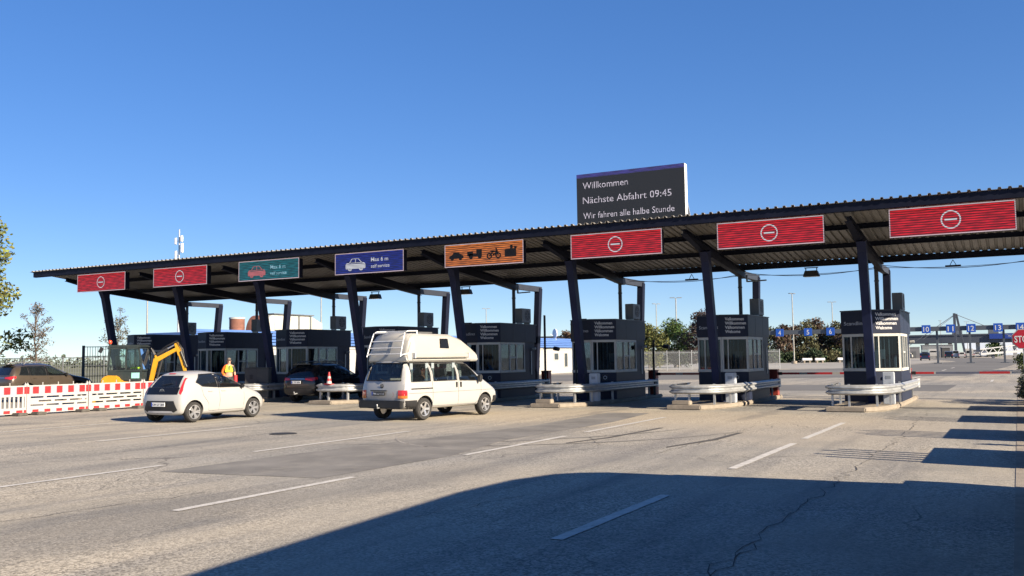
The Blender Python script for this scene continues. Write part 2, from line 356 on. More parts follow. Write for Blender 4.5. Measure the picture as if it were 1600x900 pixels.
    bp = n.new('ShaderNodeBump'); bp.inputs['Strength'].default_value = 0.3; bp.inputs['Distance'].default_value = 0.010
    l.new(rng(vo.outputs['Distance'], 0, 0.7, 1, 0), bp.inputs['Height']); l.new(bp.outputs[0], b.inputs['Normal'])
    return M
asph = asphalt()
def sheet(name, poly, z, mat):
    b = MB(); b.add([(p[0], p[1], z) for p in poly], [tuple(range(len(poly)))])
    me = b.mesh(name, mat); o = link(name, me); o['kind'] = 'structure'; return o
sheet('ground', [(-3000, -600), (2500, -600), (2500, 5000), (-3000, 5000)], 0, asph)
grassm = pm('dry field grass', (0.115, 0.115, 0.055), 0.95, 0, 0.45, 0.05, bump=0.4, bscale=3)
sheet('field', [(-3000, 20), (-58, 20), (-58, 130), (-80, 400), (-60, 5000), (-3000, 5000)], 0.01, grassm)
darkpatch = pm('dark asphalt patch', (0.152, 0.143, 0.128), 0.9, 0, 0.25, 0.9, bump=0.4, bscale=90, dirt=0.8, dirtcol=(0.235, 0.215, 0.18))
sheet('asphalt_patch', [(-12.45, 10.95), (-9.4, 11.3), (-9.25, 14.8), (-9.9, 18), (-9.8, 24), (-10.2, 28), (-11.6, 28), (-11.3, 22), (-11.9, 17), (-12.3, 14)], 0.004, darkpatch)
farroad = pm('far asphalt road', (0.115, 0.11, 0.10), 0.9, 0, 0.2, 0.1, bump=0.2)
sheet('far_road', [(-34, 60), (-3.5, 78), (-1.2, 120), (1, 200), (-8, 290), (-24, 290), (-10, 190), (-16, 120), (-44, 82)], 0.004, farroad)
sheet('far_road', [(-60, 47), (-3, 47), (-3, 56), (-60, 56)], 0.0045, farroad)
paleconc = pm('pale concrete apron', (0.26, 0.245, 0.215), 0.9, 0, 0.15, 0.3, bump=0.2)
sheet('concrete_apron', [(-60, 118), (-18, 118), (-12, 190), (-26, 290), (-110, 290), (-110, 118)], 0.003, paleconc)

linep = pm('worn road paint', (0.46, 0.44, 0.40), 0.8, 0, 0.12, 5, bump=0.3, bscale=60, dirt=0.85, dirtcol=(0.22, 0.20, 0.17))
def dash(x, y0, y1, w_=0.14, x1=None):
    x1 = x if x1 is None else x1
    n_ = 10; pl = []; pr = []
    for i in range(n_ + 1):
        t = i / n_; yy = y0 + (y1 - y0) * t; xx = x + (x1 - x) * t
        pl.append((xx - w_ / 2 + random.uniform(-.006, .006), yy)); pr.append((xx + w_ / 2 + random.uniform(-.006, .006), yy))
    return sheet('lane_marking', pl + pr[::-1], 0.008, linep)
for a in ((-4.06, 8.42, 11.65), (-9.0, 8.15, 11.6), (-13.15, 8.3, 11.6), (-13.35, 14.05, 19.4), (-18.62, 14.6, 19.4), (-9.08, 15.0, 19.4), (-9.1, 20.6, 26.2), (-4.03, 14.7, 19.3), (-4.04, 20.4, 25.4),
          (-18.6, 8.2, 11.4), (-4.0, 2.0, 5.2), (-23.7, 15, 19), (-1.5, 62, 66)): dash(*a)
for y_ in (70, 84, 98, 112): dash(-6.5, y_, y_ + 6, 0.16)
scrub = pm('pale tyre scrub', (0.25, 0.23, 0.20), 0.9, 0, 0.3, 1.5)
def arc(c, r0, a0, a1, w_, mt, n_=26):
    L = []; Q = []
    for i in range(n_ + 1):
        a = R(a0 + (a1 - a0) * i / n_); h = w_ / 2 * math.sin(math.pi * (i + .2) / (n_ + .4)) * random.uniform(.6, 1.2)
        L.append((c[0] + (r0 - h) * math.cos(a), c[1] + (r0 - h) * math.sin(a))); Q.append((c[0] + (r0 + h) * math.cos(a), c[1] + (r0 + h) * math.sin(a)))
    b = MB(); k = len(L); b.add([(x, y, .0052) for x, y in L + Q], [(i, i + 1, k + i + 1, k + i) for i in range(k - 1)]); o = b.build('tyre_mark', mt); o['kind'] = 'structure'
dscrub = pm('dark tyre mark', (0.15, 0.14, 0.125), 0.9, 0, 0.3, 1.5)
for a in (((-9, 20), 4.2, 190, 280, .05, scrub), ((-14, 24), 8.5, 280, 350, .14, dscrub), ((-15.6, 24), 8.5, 285, 350, .14, dscrub)): arc(*a)
crackm = pm('open crack', (0.05, 0.046, 0.042), 0.95, 0, 0.2)
def crack(pts, w_=0.022, jit=0.05):
    P = []
    for (a, b_) in zip(pts[:-1], pts[1:]):
        k = max(3, int(math.dist(a, b_) / 0.25))
        for i in range(k): P.append((a[0] + (b_[0] - a[0]) * i / k + random.gauss(0, jit), a[1] + (b_[1] - a[1]) * i / k + random.gauss(0, jit)))
    P.append(pts[-1]); L = []; Q = []
    for i, p in enumerate(P):
        q = P[min(i + 1, len(P) - 1)]; o = P[max(0, i - 1)]; dx, dy = q[0] - o[0], q[1] - o[1]; ln = math.hypot(dx, dy) or 1; h = w_ * random.uniform(.35, 1.0) / 2
        L.append((p[0] - dy / ln * h, p[1] + dx / ln * h)); Q.append((p[0] + dy / ln * h, p[1] - dx / ln * h))
    b = MB(); n_ = len(P); b.add([(x, y, 0.006) for x, y in L + Q], [(i, i + 1, n_ + i + 1, n_ + i) for i in range(n_ - 1)])
    o = b.build('road_crack', crackm); o['kind'] = 'structure'
for c_ in ([(-2.35, 5.0), (-2.3, 14), (-2.3, 22), (-2.45, 30)], [(-2.25, 5.5), (-2.28, 9)], [(-5.9, 16.5), (-5.8, 19.5), (-5.9, 24)], [(-7.4, 17.4), (-8.4, 19.2), (-7.9, 22.8)], [(-6.1, 8.9), (-5.7, 10.9)],
           [(-10.3, 6.5), (-9.9, 9.5)], [(-20.4, 16.5), (-19.2, 20.5), (-20.5, 21.5), (-19.6, 24)], [(-13.9, 16.5), (-11.5, 17.6)], [(-16.5, 8), (-15.9, 13), (-16.4, 18)]):
    crack(c_, 0.016)
joint = pm('joint tar', (0.06, 0.055, 0.05), 0.9)
sheet('tar_joint', [(-6.1, 17.6), (-5.65, 19.6), (-5.62, 21.6), (-5.75, 21.5), (-5.8, 19.7), (-6.16, 17.8)], 0.0055, joint)
sheet('tar_joint', [(-8.3, 17.8), (-7.95, 19.4), (-7.8, 22.4), (-7.92, 22.4), (-8.08, 19.4), (-8.38, 17.9)], 0.0055, joint)
b = MB(); b.tube([(0, 0, 0), (0, 0, 0.012)], 0.33, 20)
o = b.build('manhole_cover', pm('iron cover', (0.05, 0.048, 0.045), 0.6, 0.6, 0.2), None, 30); o.location = (-15.93, 17.77, 0.0); o['kind'] = 'structure'
# pavement on the right with its kerb
b = MB(); b.bb((-0.12, -5, -.1), (0.10, 64, 0.006)); struct('kerb', b, concrete)
b = MB(); b.bb((0.101, -5, -.1), (9, 64, 0.012)); struct('pavement', b, pm('pavement concrete', (0.25, 0.235, 0.21), 0.9, 0, 0.18, 1.2, bump=0.2))

# ---------------------------------------------------------------- toll islands, canopy, booths
PITCH = 5.063
XC = [-4.30 - PITCH * k for k in range(-1, 8)]          # frame / island centres, right to left (index 0 lies right of the picture)
ISL = XC[1:]
ORD = ['rightmost', 'second from right', 'third from right', 'fourth from right', 'fifth from right', 'sixth from right', 'second from left', 'leftmost']
def island_poly(): return [(-0.98, 29.95), (0.18, 29.95), (0.62, 30.65), (0.86, 32.2), (0.86, 38.9), (-0.98, 38.9)]
proto_island = None
for k, xc in enumerate(ISL):
    if k == 0:
        b = MB(); b.prism([(x, y - 29.95) for x, y in island_poly()], 0, 0.15)
        kerb_me = b
        proto_island = kerb_me.build('traffic_island', concrete, None, bevel=0.03); o = proto_island
    else:
        o = proto_island.copy(); COL.objects.link(o)
    o.location = (xc, 29.95, 0); o['kind'] = 'structure'

# one big corrugated roof on nine frames: a single structure with parts
XL, XR, YF, YB, ZF, ZB = -41.45, 2.05, 28.55, 36.75, 6.17, 5.27
def roofz(y): return ZF + (ZB - ZF) * (y - YF) / (YB - YF)
canopy = thing('canopy', 'long dark steel canopy with corrugated roof spanning all the toll lanes', 'canopy', ((XL + XR) / 2, YF, 0))
cx, cy = canopy.location.x, canopy.location.y
T = Matrix.Translation((-cx, -cy, 0))
b = MB(); n_ = int((XR - XL) / 0.25); prof = []
for i in range(n_):
    x = XL + i * 0.25
    prof += [(x, 0.0), (x + 0.145, 0.0), (x + 0.165, 0.055), (x + 0.23, 0.055)]
prof.append((XL + n_ * 0.25, 0.0))
def profz(p): return p
vs = []
for (x, z) in prof:
    jz = 0
    vs += [(x, YF + random.uniform(-.012, .012), ZF + z), (x, YB, ZB + z)]
fs = [(2 * i, 2 * i + 2, 2 * i + 3, 2 * i + 1) for i in range(len(prof) - 1)]
b.add(vs, fs, T)
me = b.mesh('roof_sheet', sheetm); me = evaluated(me, [('SOLIDIFY', dict(thickness=0.006, offset=0))]); link('roof_sheet', me, canopy)
for y_, h in ((YF + 0.16, 0.24), (31.25, 0.16), (33.9, 0.16), (YB - 0.2, 0.22)):
    b = MB(); zt = roofz(y_) - 0.012
    for (dy, dz, ww, hh) in ((0, -0.006, 0.11, 0.012), (0, -h / 2, 0.012, h - 0.026), (0, -h + 0.006, 0.11, 0.012)):
        b.box(((XL + XR) / 2 + 0.0, y_ + dy, zt + dz), (XR - XL - 0.4, ww, hh), M=T)
    b.build('fascia_beam' if h > 0.2 else 'purlin', navydk, canopy)
b = MB()
b.prism_x([(YF + 0.06, ZF - 0.02), (YF + 0.06, ZF - 0.26), (YF + 0.085, ZF - 0.26), (YF + 0.085, ZF - 0.02)], XL + 0.2 - cx, XR - 0.2 - cx, Matrix.Translation((0, -cy, 0)))
b.build('front_fascia', navydk, canopy)
b = MB(); b.prism_x([(YB + 0.0, ZB - 0.05), (YB, ZB - 0.17), (YB + 0.13, ZB - 0.17), (YB + 0.13, ZB - 0.04)], XL - cx, XR - cx, Matrix.Translation((0, -cy, 0))); b.build('gutter', navydk, canopy)
for k, xc in enumerate(XC):
    b = MB(); y0, y1 = YF + 0.7, YB - 0.05
    zt0, zt1 = roofz(y0) - 0.255, roofz(y1) - 0.255
    x = xc - cx
    for (zo0, zo1, hw, th) in ((0, 0, 0.09, 0.02), (-0.30, -0.30, 0.09, 0.02)):
        pass
    web = [(y0, zt0), (y1, zt1), (y1, zt1 - 0.26), (y0 + 2.2, roofz(y0 + 2.2) - 0.60), (y0, zt0 - 0.13)]
    b.prism_x(web, x - 0.012, x + 0.012, Matrix.Translation((0, -cy, 0)))
    b.prism_x([(y0, zt0 + 0.012), (y1, zt1 + 0.012), (y1, zt1 - 0.003), (y0, zt0 - 0.003)], x - 0.1, x + 0.1, Matrix.Translation((0, -cy, 0)))
    b.prism_x([(y0, zt0 - 0.13), (y0 + 2.2, roofz(y0 + 2.2) - 0.60), (y1, zt1 - 0.26), (y1, zt1 - 0.275), (y0 + 2.2, roofz(y0 + 2.2) - 0.615), (y0, zt0 - 0.145)], x - 0.1, x + 0.1, Matrix.Translation((0, -cy, 0)))
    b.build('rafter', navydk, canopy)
    b = MB(); a0 = Vector((x + 0.08, 32.45 - cy, 0.15)); a1 = Vector((x + 0.08, 31.4 - cy, roofz(31.4) - 0.86)); a2 = a1 + (a1 - a0).normalized() * .34
    b.bar(a0, a1, 0.25, 0.27, 0.27, 0.31, upv=(0, -1, 0)); b.bar(a1, a2, 0.272, 0.312, 0.272, 0.48, upv=(0, -1, 0))
    b.box((x + 0.08, 32.45 - cy, 0.165), (0.42, 0.45, 0.03))
    b.build('front_column', navy, canopy)
    b = MB(); zr = 4.98
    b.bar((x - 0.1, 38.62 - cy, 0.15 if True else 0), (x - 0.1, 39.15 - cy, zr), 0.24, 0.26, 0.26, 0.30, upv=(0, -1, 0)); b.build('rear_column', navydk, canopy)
    b = MB(); b.bb((x - 0.2, 36.2 - cy, zr - 0.16), (x + 0.0, 39.3 - cy, zr + 0.08)); b.build('rear_beam', pm('rear beam paint', (0.022, 0.026, 0.036), 0.55), canopy)
    if k > 0:
        b = MB(); b.cyl((x - 0.2, 36.87 - cy, 0.15), (x - 0.2, 36.87 - cy, ZB - 0.165), 0.075, 12)
        for zz in (1.5, 3.0, 4.4): b.cyl((x - 0.2, 36.87 - cy, zz), (x - 0.2, 36.87 - cy, zz + 0.05), 0.09, 12)
        b.build('drainpipe', pm('grey drainpipe', (0.05, 0.055, 0.065), 0.5), canopy, 30)
# cables and conduits clipped under the roof
def cable(pts, r_): b = MB(); b.tube(pts, r_, 5); b.build('cable', black, canopy)
for (x0, x1) in ((-14.3, -9.3), (-9.3, -4.2), (-4.2, 1.0)):
    cable([(x0 + (x1 - x0) * t - cx, 36.9 - cy, 4.98 - 0.22 * (1 - (2 * t - 1) ** 2)) for t in [i / 10 for i in range(11)]], 0.012)
    cable([(x0 + (x1 - x0) * t - cx, 37.1 - cy, 4.92 - 0.1 * (1 - (2 * t - 1) ** 2)) for t in [i / 10 for i in range(11)]], 0.010)
for xc in XC[1:6]: cable([(xc + 1.2 - cx, 30.2 - cy, 5.75), (xc + 1.7 - cx, 30.6 - cy, 5.55), (xc + 2.6 - cx, 31.2 - cy, 5.7)], 0.02)

# ---- lane signs
ledr = led('led red', (0.80, 0.014, 0.028), 0.29, 0.2, .068); ledteal = led('led teal', (0.010, 0.17, 0.21), 0.30, 0.3, .068); ledblue = led('led blue', (0.012, 0.025, 0.26), 0.34, 0.35, .068); ledor = led('led orange', (0.78, 0.21, 0.04), 0.32, 0.15, .068)
ledw = led('led white', (0.85, 0.86, 0.92), 0.32, 0.25, vary=0.1); ledpink = led('led pink', (0.80, 0.22, 0.24), 0.29, 0.3, vary=0.1); ledk = pm('led unlit', (0.02, 0.012, 0.008), 0.6)
lededge = led('led border', (0.80, 0.62, 0.68), 0.30, 0.35, vary=0.1)
SW, SH = 3.24, 0.82
def car_icon(mb, cx, cz, s, y, solid=False):
    body = [(-1, .0), (-1, .32), (-.9, .42), (-.62, .46), (-.36, .80), (.30, .80), (.62, .48), (.92, .40), (1, .28), (1, .0)]
    P = [(cx + x * s, cz + z * s) for x, z in body]
    if solid: mb.prism_y(P, y, y + .006)
    else:
        for a, b_ in zip(P, P[1:] + P[:1]): mb.bar((a[0], y, a[1]), (b_[0], y, b_[1]), 0.028, 0.006, upv=(0, 1, 0))
        mb.bar((cx - .52 * s, y, cz + .46 * s), (cx + .62 * s, y, cz + .46 * s), 0.03, .006, upv=(0, 1, 0))
        mb.bar((cx + .0 * s, y, cz + .80 * s), (cx + .0 * s, y, cz + .46 * s), 0.025, .006, upv=(0, 1, 0))
        mb.bar((cx - .95 * s, y, cz + .12 * s), (cx + .95 * s, y, cz + .12 * s), 0.10, .006, upv=(0, 1, 0))
        mb.bar((cx - .95 * s, y, cz + .30 * s), (cx + .95 * s, y, cz + .30 * s), 0.05, .006, upv=(0, 1, 0))
    for wx in (-.58, .58):
        vs, fs = ring2((cx + wx * s, cz + .0 * s), 0.0 if solid else s * .09, s * .22, 18); mb.add([(v[0], y - .001, v[1]) for v in vs], fs)
def sign(kind, label, loc):
    t = thing('lane_sign', label, 'lane sign', loc, 0, 'LED signs above the lanes')
    b = MB(); b.bb((-SW / 2 + .02, 0.01, .02), (SW / 2 - .02, 0.26, SH - .02)); b.build('housing', navydk, t, bevel=0.01)
    f = {'red': ledr, 'teal': ledteal, 'blue': ledblue, 'orange': ledor}[kind]
    b = MB(); b.bb((-SW / 2 + .03, -0.004, .03), (SW / 2 - .03, 0.006, SH - .03)); b.build('display', f, t)
    b = MB(); e = .024
    for a, c in (((-SW / 2, 0, 0), (SW / 2, 0, e)), ((-SW / 2, 0, SH - e), (SW / 2, 0, SH)), ((-SW / 2, 0, e), (-SW / 2 + e, 0, SH - e)), ((SW / 2 - e, 0, e), (SW / 2, 0, SH - e))):
        b.bb((a[0], -.012, a[2]), (c[0], .004, c[2]))
    b.build('border', lededge, t)
    b = MB(); y = -.012
    if kind == 'red':
        vs, fs = ring2((0, SH / 2), .225, .262); b.add([(v[0], y, v[1]) for v in vs], fs)
        b.bb((-.16, y - .002, SH / 2 - .028), (.16, y + .002, SH / 2 + .028)); b.build('no_entry_symbol', ledw, t)
    elif kind in ('teal', 'blue'):
        car_icon(b, -.62, .22, .46, y); b.build('car_pictogram', ledpink if kind == 'teal' else ledw, t)
        lm = ledw if kind == 'blue' else led('led pale teal', (.35, .62, .75), .38, .3)
        b = MB(); text(b, 'Max 6 m', (.12, y, .44), (1, 0, 0), .22, .80, .012); b.build('lettering', lm, t)
        b = MB(); text(b, 'self service', (.12, y, .20), (1, 0, 0), .17, .86, .010); b.build('lettering', lm, t)
    else:
        car_icon(b, -1.12, .30, .30, y, True)
        b.prism_y([(-.60, .34), (-.60, .44), (-.28, .44), (-.28, .58), (-.05, .58), (-.05, .34)], y, y + .006)          # tractor and trailer
        b.bb((-.66, y, .36), (-.42, y + .006, .52))
        for wx in (-.50, -.14): 
            vs, fs = ring2((wx, .32), 0, .075, 14); b.add([(v[0], y - .001, v[1]) for v in vs], fs)
        for wx in (.26, .62):
            vs, fs = ring2((wx, .32), .06, .115, 16); b.add([(v[0], y - .001, v[1]) for v in vs], fs)
        for a, c in (((.26, .32), (.40, .46)), ((.40, .46), (.58, .48)), ((.58, .48), (.62, .32)), ((.30, .48), (.44, .48)), ((.58, .48), (.52, .60)), ((.40, .34), (.56, .44)), ((.40, .40), (.52, .36))):
            b.bar((a[0], y, a[1]), (c[0], y, c[1]), .05, .006, upv=(0, 1, 0))
        b.prism_y([(.88, .26), (.88, .50), (.98, .52), (1.34, .52), (1.34, .26)], y, y + .006); b.bb((1.10, y, .525), (1.20, y + .006, .66)); b.bb((1.26, y, .525), (1.36, y + .006, .60))
        b.build('vehicle_pictograms', ledk, t)
    b = MB()
    for sx in (-1.1, 1.1): b.bb((sx - .03, .1, SH - .022), (sx + .03, .16, SH + .1))
    b.build('bracket', navydk, t); return t
sx0 = -1.51
kinds = ['red', 'red', 'teal', 'blue', 'orange', 'red', 'red', 'red']
slabels = ['red no-entry display at the far left end of the canopy', 'red no-entry display directly left of the teal car display', 'teal display with a pink car outline above the black car', 'blue display with a white car outline and two lines of text', 'orange display with dark vehicle pictograms above the camper van',
           'red no-entry display just below the rooftop message board', 'red no-entry display second from the right end of the canopy', 'largest looking red no-entry display at the far right of the canopy']
for i in range(8): sign(kinds[i], slabels[i], (sx0 - PITCH * (7 - i), 29.0, 5.085))

# ---- message board on the roof
t = thing('message_board', 'dark LED message board standing on the canopy roof with white lettering', 'message board', (-11.56, 30.2, 6.0))
b = MB(); b.bb((-1.98, 0.006, .15), (1.98, .28, 2.22)); b.build('housing', pm('board housing pale', (.55, .56, .56), .5, 0, .1), t, bevel=.01)
b = MB(); b.bb((-1.975, -.006, .16), (1.975, .004, 2.08)); b.build('display', led('led dark panel', (.02, .021, .023), .14, .8, .06, vary=.1, base=(.013, .0135, .0145)), t)
b = MB(); b.bb((-1.975, -.007, 2.081), (1.975, .004, 2.215)); b.build('header_strip', led('led indigo', (.035, .028, .22), .45, .35, .045), t)
lw = led('led lettering', (.75, .68, .78), .55, .3, .045, dots=True, vary=.1)
for s_, z_, h_, w_ in (('Willkommen', 1.68, .33, 1.70), ('Nächste Abfahrt 09:45', 1.15, .35, 3.25), ('Wir fahren alle halbe Stunde', .62, .31, 3.34)):
    b = MB(); text(b, s_, (-1.74, -.012, z_), (1, 0, 0), h_, w_); b.build('lettering', lw, t)
b = MB()
for sx in (-1.8, 0, 1.8):
    b.bar((sx, .2, .16), (sx, .2, -.14 + .0), .06); b.bar((sx, .3, 1.7), (sx, 1.5, -.16), .05)
b.build('support', galv, t)

# ---- booths
def booth():
    t = thing('toll_booth', '', 'toll booth', (0, 0, 0), 0, 'dark toll booths under the canopy')
    A, Rf, Rb, Lb, Lf = (0, 0), (.82, .43), (.82, 3.6), (-1.0, 3.6), (-1.0, .40)
    P = [A, Rf, Rb, Lb, Lf]
    def inset(d):
        c = (-.08, 1.9); return [(p[0] + (c[0] - p[0]) * d / 1.0, p[1] + (c[1] - p[1]) * d / 1.9) for p in P]
    b = MB(); b.prism(P, 0, 1.02); b.build('lower_wall', boothm, t, bevel=.012)
    b = MB(); O = [(-.0, -.035), (.85, .41), (.85, 3.63), (-1.03, 3.63), (-1.03, .38)]
    b.prism(O, 2.27, 3.03); b.build('fascia', boothm, t, bevel=.015)
    b = MB(); b.prism([(p[0] * 1.02, p[1] * 1.02 - .03) for p in O], 3.031, 3.07); b.build('roof', pm('booth roof edge', (.03, .036, .05), .5), t)
    b = MB(); b.bb((-.98, 2.95, 1.02), (.80, 3.58, 2.27)); b.bb((.74, 2.601, 1.021), (.82, 2.949, 2.269)); b.build('rear_wall', boothm, t)
    for yy in (1.5, 2.6): b = MB(); b.bb((.85, yy, 2.29), (.853, yy + .012, 3.02)); b.build('panel_joint', black, t)
    def facet(p, q, sill, mull, name='window', hatch=None, g=None):
        p = Vector((*p, 0)); q = Vector((*q, 0)); d = (q - p); L = d.length; d.normalize(); nrm = Vector((d.y, -d.x, 0))
        fr = MB()
        def seg(s0, s1, z0, z1, th=.06, out=.012):
            c = p + d * ((s0 + s1) / 2) + nrm * (out - th / 2); fr.box((c.x, c.y, (z0 + z1) / 2), (s1 - s0, th, z1 - z0), rz=math.atan2(d.y, d.x))
        seg(0.005, L - .005, 1.021, 1.12, .08, .03); seg(.005, L - .005, 2.18, 2.269, .07, .02)
        seg(.005, .06, 1.121, 2.179); seg(L - .06, L - .005, 1.121, 2.179)
        for s0, s1 in mull: seg(s0, s1, 1.121, 2.179)
        for (s0, s1, z) in hatch or []: seg(s0, s1, z, z + .05)
        w_ = fr.build(name, frame_grey, t)
        pa = MB(); c = p + d * (L / 2) - nrm * .02; pa.box((c.x, c.y, 1.65), (L - .1, .008, 1.06), rz=math.atan2(d.y, d.x)); pa.build('pane', g or bglass, w_)
    facet(Lf, A, 0, [(.30, .345)]); facet(A, Rf, 0, [(.20, .235)])
    facet((.82, .44), (.82, 2.60), 0, [(.80, .86), (1.38, 1.44)], hatch=[(.86, 1.38, 1.62)])
    facet((-1.0, 2.93), (-1.0, .42), 0, [(.8, .86), (1.6, 1.66)], g=dglass)
    b = MB()                                                        # vertical blind strips behind the front glass
    for (p, q, n_) in ((Lf, A, 8), (A, Rf, 7)):
        p = Vector((*p, 0)); q = Vector((*q, 0)); d = (q - p).normalized(); nn = Vector((-d.y, d.x, 0))
        for i in range(n_):
            s = (i + .6) / n_ * (q - p).length + random.uniform(-.03, .03); c = p + d * s + nn * .13
            b.box((c.x, c.y, 1.66), (.045, .004, 1.02), rz=math.atan2(d.y, d.x) + random.uniform(.3, 1.3))
    b.build('blind', pm('blind slat fabric', (.42, .46, .44), .8, 0, .15), t)
    b = MB(); b.bb((-.85, 1.0, 1.021), (.3, 2.9, 1.05)); b.bb((.35, 1.0, 1.021), (.79, 1.9, 1.06)); b.bb((.1, 1.2, 1.06), (.5, 1.26, 1.42)); b.bb((-.7, 1.8, 1.05), (-.3, 2.4, 1.3)); b.build('desk', pm('booth desk', (.12, .12, .12), .6), t)
    b = MB(); b.bb((.5, 1.46, 1.13), (.56, 1.62, 1.55)); b.bb((-.2, 2.2, 1.06), (.1, 2.5, 1.75)); b.build('paper_notice', pm('paper white', (.72, .74, .72), .7), t)
    # lettering
    dR = Vector((.82, .43, 0)).normalized(); nR = Vector((dR.y, -dR.x, 0)); oR = Vector((0, -.035, 0)) + nR * .008
    b = MB()
    for i, s in enumerate(('Velkommen', 'Willkommen', 'Välkommen', 'Welcome')):
        text(b, s, oR + dR * .14 + Vector((0, 0, 2.86 - i * .150)), dR, .150, (.68, .75, .70, .54)[i], .022)
    b.build('welcome_lettering', white_txt, t)
    dL = Vector((1.03, -.415, 0)).normalized(); nL = Vector((dL.y, -dL.x, 0)); oL = Vector((-1.03, .38, 0)) + nL * .008
    b = MB(); text(b, 'Scandlines', oL + dL * .12 + Vector((0, 0, 2.57)), dL, .17, .86, .004); b.build('name_lettering', grey_txt, t)
    b = MB(); b.box((.45, .20, .82), (.20, .05, .24), rz=math.atan2(.43, .82)); b.box((.30, .12, .80), (.06, .05, .08), rz=math.atan2(.43, .82)); b.build('card_reader', black, t)
    vs, fs = ring2((0, 0), .055, .07, 16); b = MB(); M = Matrix.Translation(Vector((.45, .20, .83)) + nR * .028) @ Matrix.Rotation(math.atan2(.43, .82), 4, 'Z')
    b.add([(v[0], 0, v[1]) for v in vs], fs, M); b.build('reader_symbol', grey_txt, t)
    b = MB(); b.bb((.822, 3.18, .9), (.838, 3.24, 1.9)); b.cyl((.86, 3.3, 2.0), (1.0, 3.3, 2.02), .05, 10); b.build('door_handle', frame_grey, t)
    return t
b0 = booth()
bl = ['dark toll booth nearest the right, sunlit cream window frame, behind the rightmost column', 'dark toll booth with sunlit window sill just left of the rightmost booth', 'dark toll booth at the centre right of the row, left of the sunlit-sill booth', 'dark toll booth directly right of the white camper van',
      'dark toll booth mostly hidden behind the camper van high roof', 'dark toll booth behind the black car', 'dark toll booth behind the worker in the orange and yellow jacket', 'leftmost dark toll booth, behind the yellow excavator arm']
for k, xc in enumerate(ISL):
    o = b0 if k == 0 else copy_tree(b0)
    place(o, bl[k], (xc + 0.02, 33.25, 0.15))
# ---- air conditioners on the booth roofs
def ac():
    t = thing('air_conditioner', '', 'air conditioner', (0, 0, 0), 0, 'air conditioners on the booth roofs')
    b = MB(); b.bb((-.17, -.42, .06), (.17, .42, .68)); b.build('casing', pm('air conditioner casing', (.13, .135, .14), .5, 0, .1, dirt=.3, dirtcol=(.15, .14, .13)), t, bevel=.015)
    b = MB(); b.cyl((.171, .08, .38), (.176, .08, .38), .24, 24); b.build('fan_opening', black, t)
    b = MB()
    for r_ in (.23, .16, .09):
        vs, fs = ring2((.08, .38), r_ - .008, r_ + .008, 24); b.add([(.181, v[0], v[1]) for v in vs], fs)
    for a in range(6): b.bar((.181, .08, .38), (.181, .08 + .23 * math.cos(a * 1.047), .38 + .23 * math.sin(a * 1.047)), .012, .004, upv=(1, 0, 0))
    b.build('fan_guard', pm('fan guard', (.16, .16, .17), .5), t)
    for yy in (-.36, .32): b = MB(); b.bb((-.15, yy, 0), (.15, yy + .04, .06)); b.build('foot', galv, t)
    return t
a0 = ac()
al = ['on the rightmost booth', 'on the booth with the sunlit sill', 'on the centre right booth', 'on the booth right of the camper van', 'on the booth behind the camper van', 'on the booth behind the black car', 'on the booth behind the worker', 'on the leftmost booth']
for k, xc in enumerate(ISL):
    o = a0 if k == 0 else copy_tree(a0); place(o, 'grey box air conditioner with round fan ' + al[k], (xc + .58, 36.25, 3.22))
# ---- guard rails round the island noses
Wp = [(0, 0), (.012, .015), (.08, .05), (.08, .09), (.0, .135), (.0, .175), (.08, .22), (.08, .26), (.012, .295), (0, .31)]
Wprof = [(o, z) for o, z in Wp] + [(o - .012, z) for o, z in Wp[::-1]]
def rail():
    t = thing('guard_rail', '', 'guard rail', (0, 0, 0), 0, 'guard rails around the toll islands')
    path = []
    for p in ((-1.0, 2.6), (-1.02, .75), (-.98, .42), (-.80, .25)): path.append(p)
    path += [(-.5, .20), (.1, .26), (.35, .38), (.58, .62), (.72, .95)]
    path += [(.92, 2.3), (.95, 4.5), (.95, 7.7)]
    b = MB(); b.sweep([(x, y, .47) for x, y in path], Wprof); b.build('beam', galv, t, 40)
    for (x, y) in ((-.86, .45), (-.86, 1.9), (-.35, .33), (.42, .60), (.70, 1.5), (.80, 3.2), (.80, 5.2), (.80, 7.2)):
        b = MB(); b.bb((x - .03, y - .045, .12), (x + .03, y - .035, .80)); b.bb((x - .03, y + .035, .12), (x + .03, y + .045, .80)); b.bb((x - .005, y - .035, .12), (x + .005, y + .035, .80)); b.build('post', galv, t)
    b = MB(); e = Vector((.95, 7.7, .47)); b.tube([(.95, 7.72, .46), (.95, 7.72, .79)], .09, 12); b.build('end_cap', galv, t, 40)
    return t
r0 = rail()
rl = ['around the rightmost island, fully sunlit', 'around the island of the booth with the sunlit sill', 'around the centre right island, half in sun and half in shade', 'around the shaded island just right of the camper van', 'carrying a traffic cone, between the black car and the camper van', 'between the white hatchback bonnet and the black car', 'around the island behind the white hatchback', 'around the leftmost island, behind the excavator']
for k, xc in enumerate(ISL):
    o = r0 if k == 0 else copy_tree(r0); place(o, 'galvanised W-beam guard rail ' + rl[k], (xc, 30.15, 0.03))
# ---- pay posts
def post():
    t = thing('pay_post', '', 'pay post', (0, 0, 0), 0, 'pale pay posts at the island noses')
    b = MB(); b.bb((-.17, -.13, 0), (.17, .13, 1.02)); b.build('cabinet', pm('pale pay post', (.40, .43, .46), .45, 0, .08, dirt=.2), t, bevel=.02)
    b = MB(); b.bb((-.08, -.134, .80), (.08, -.129, .90)); b.build('screen', pm('pay screen grey', (.22, .24, .26), .3), t); return t
p0 = post()
for k, xc in enumerate(ISL[:4]):
    o = p0 if k == 0 else copy_tree(p0); place(o, 'pale grey pay post on the island ' + ['of the rightmost booth', 'of the booth with the sunlit sill', 'of the centre right booth', 'right of the camper van'][k], (xc + .62, 32.1, .15))
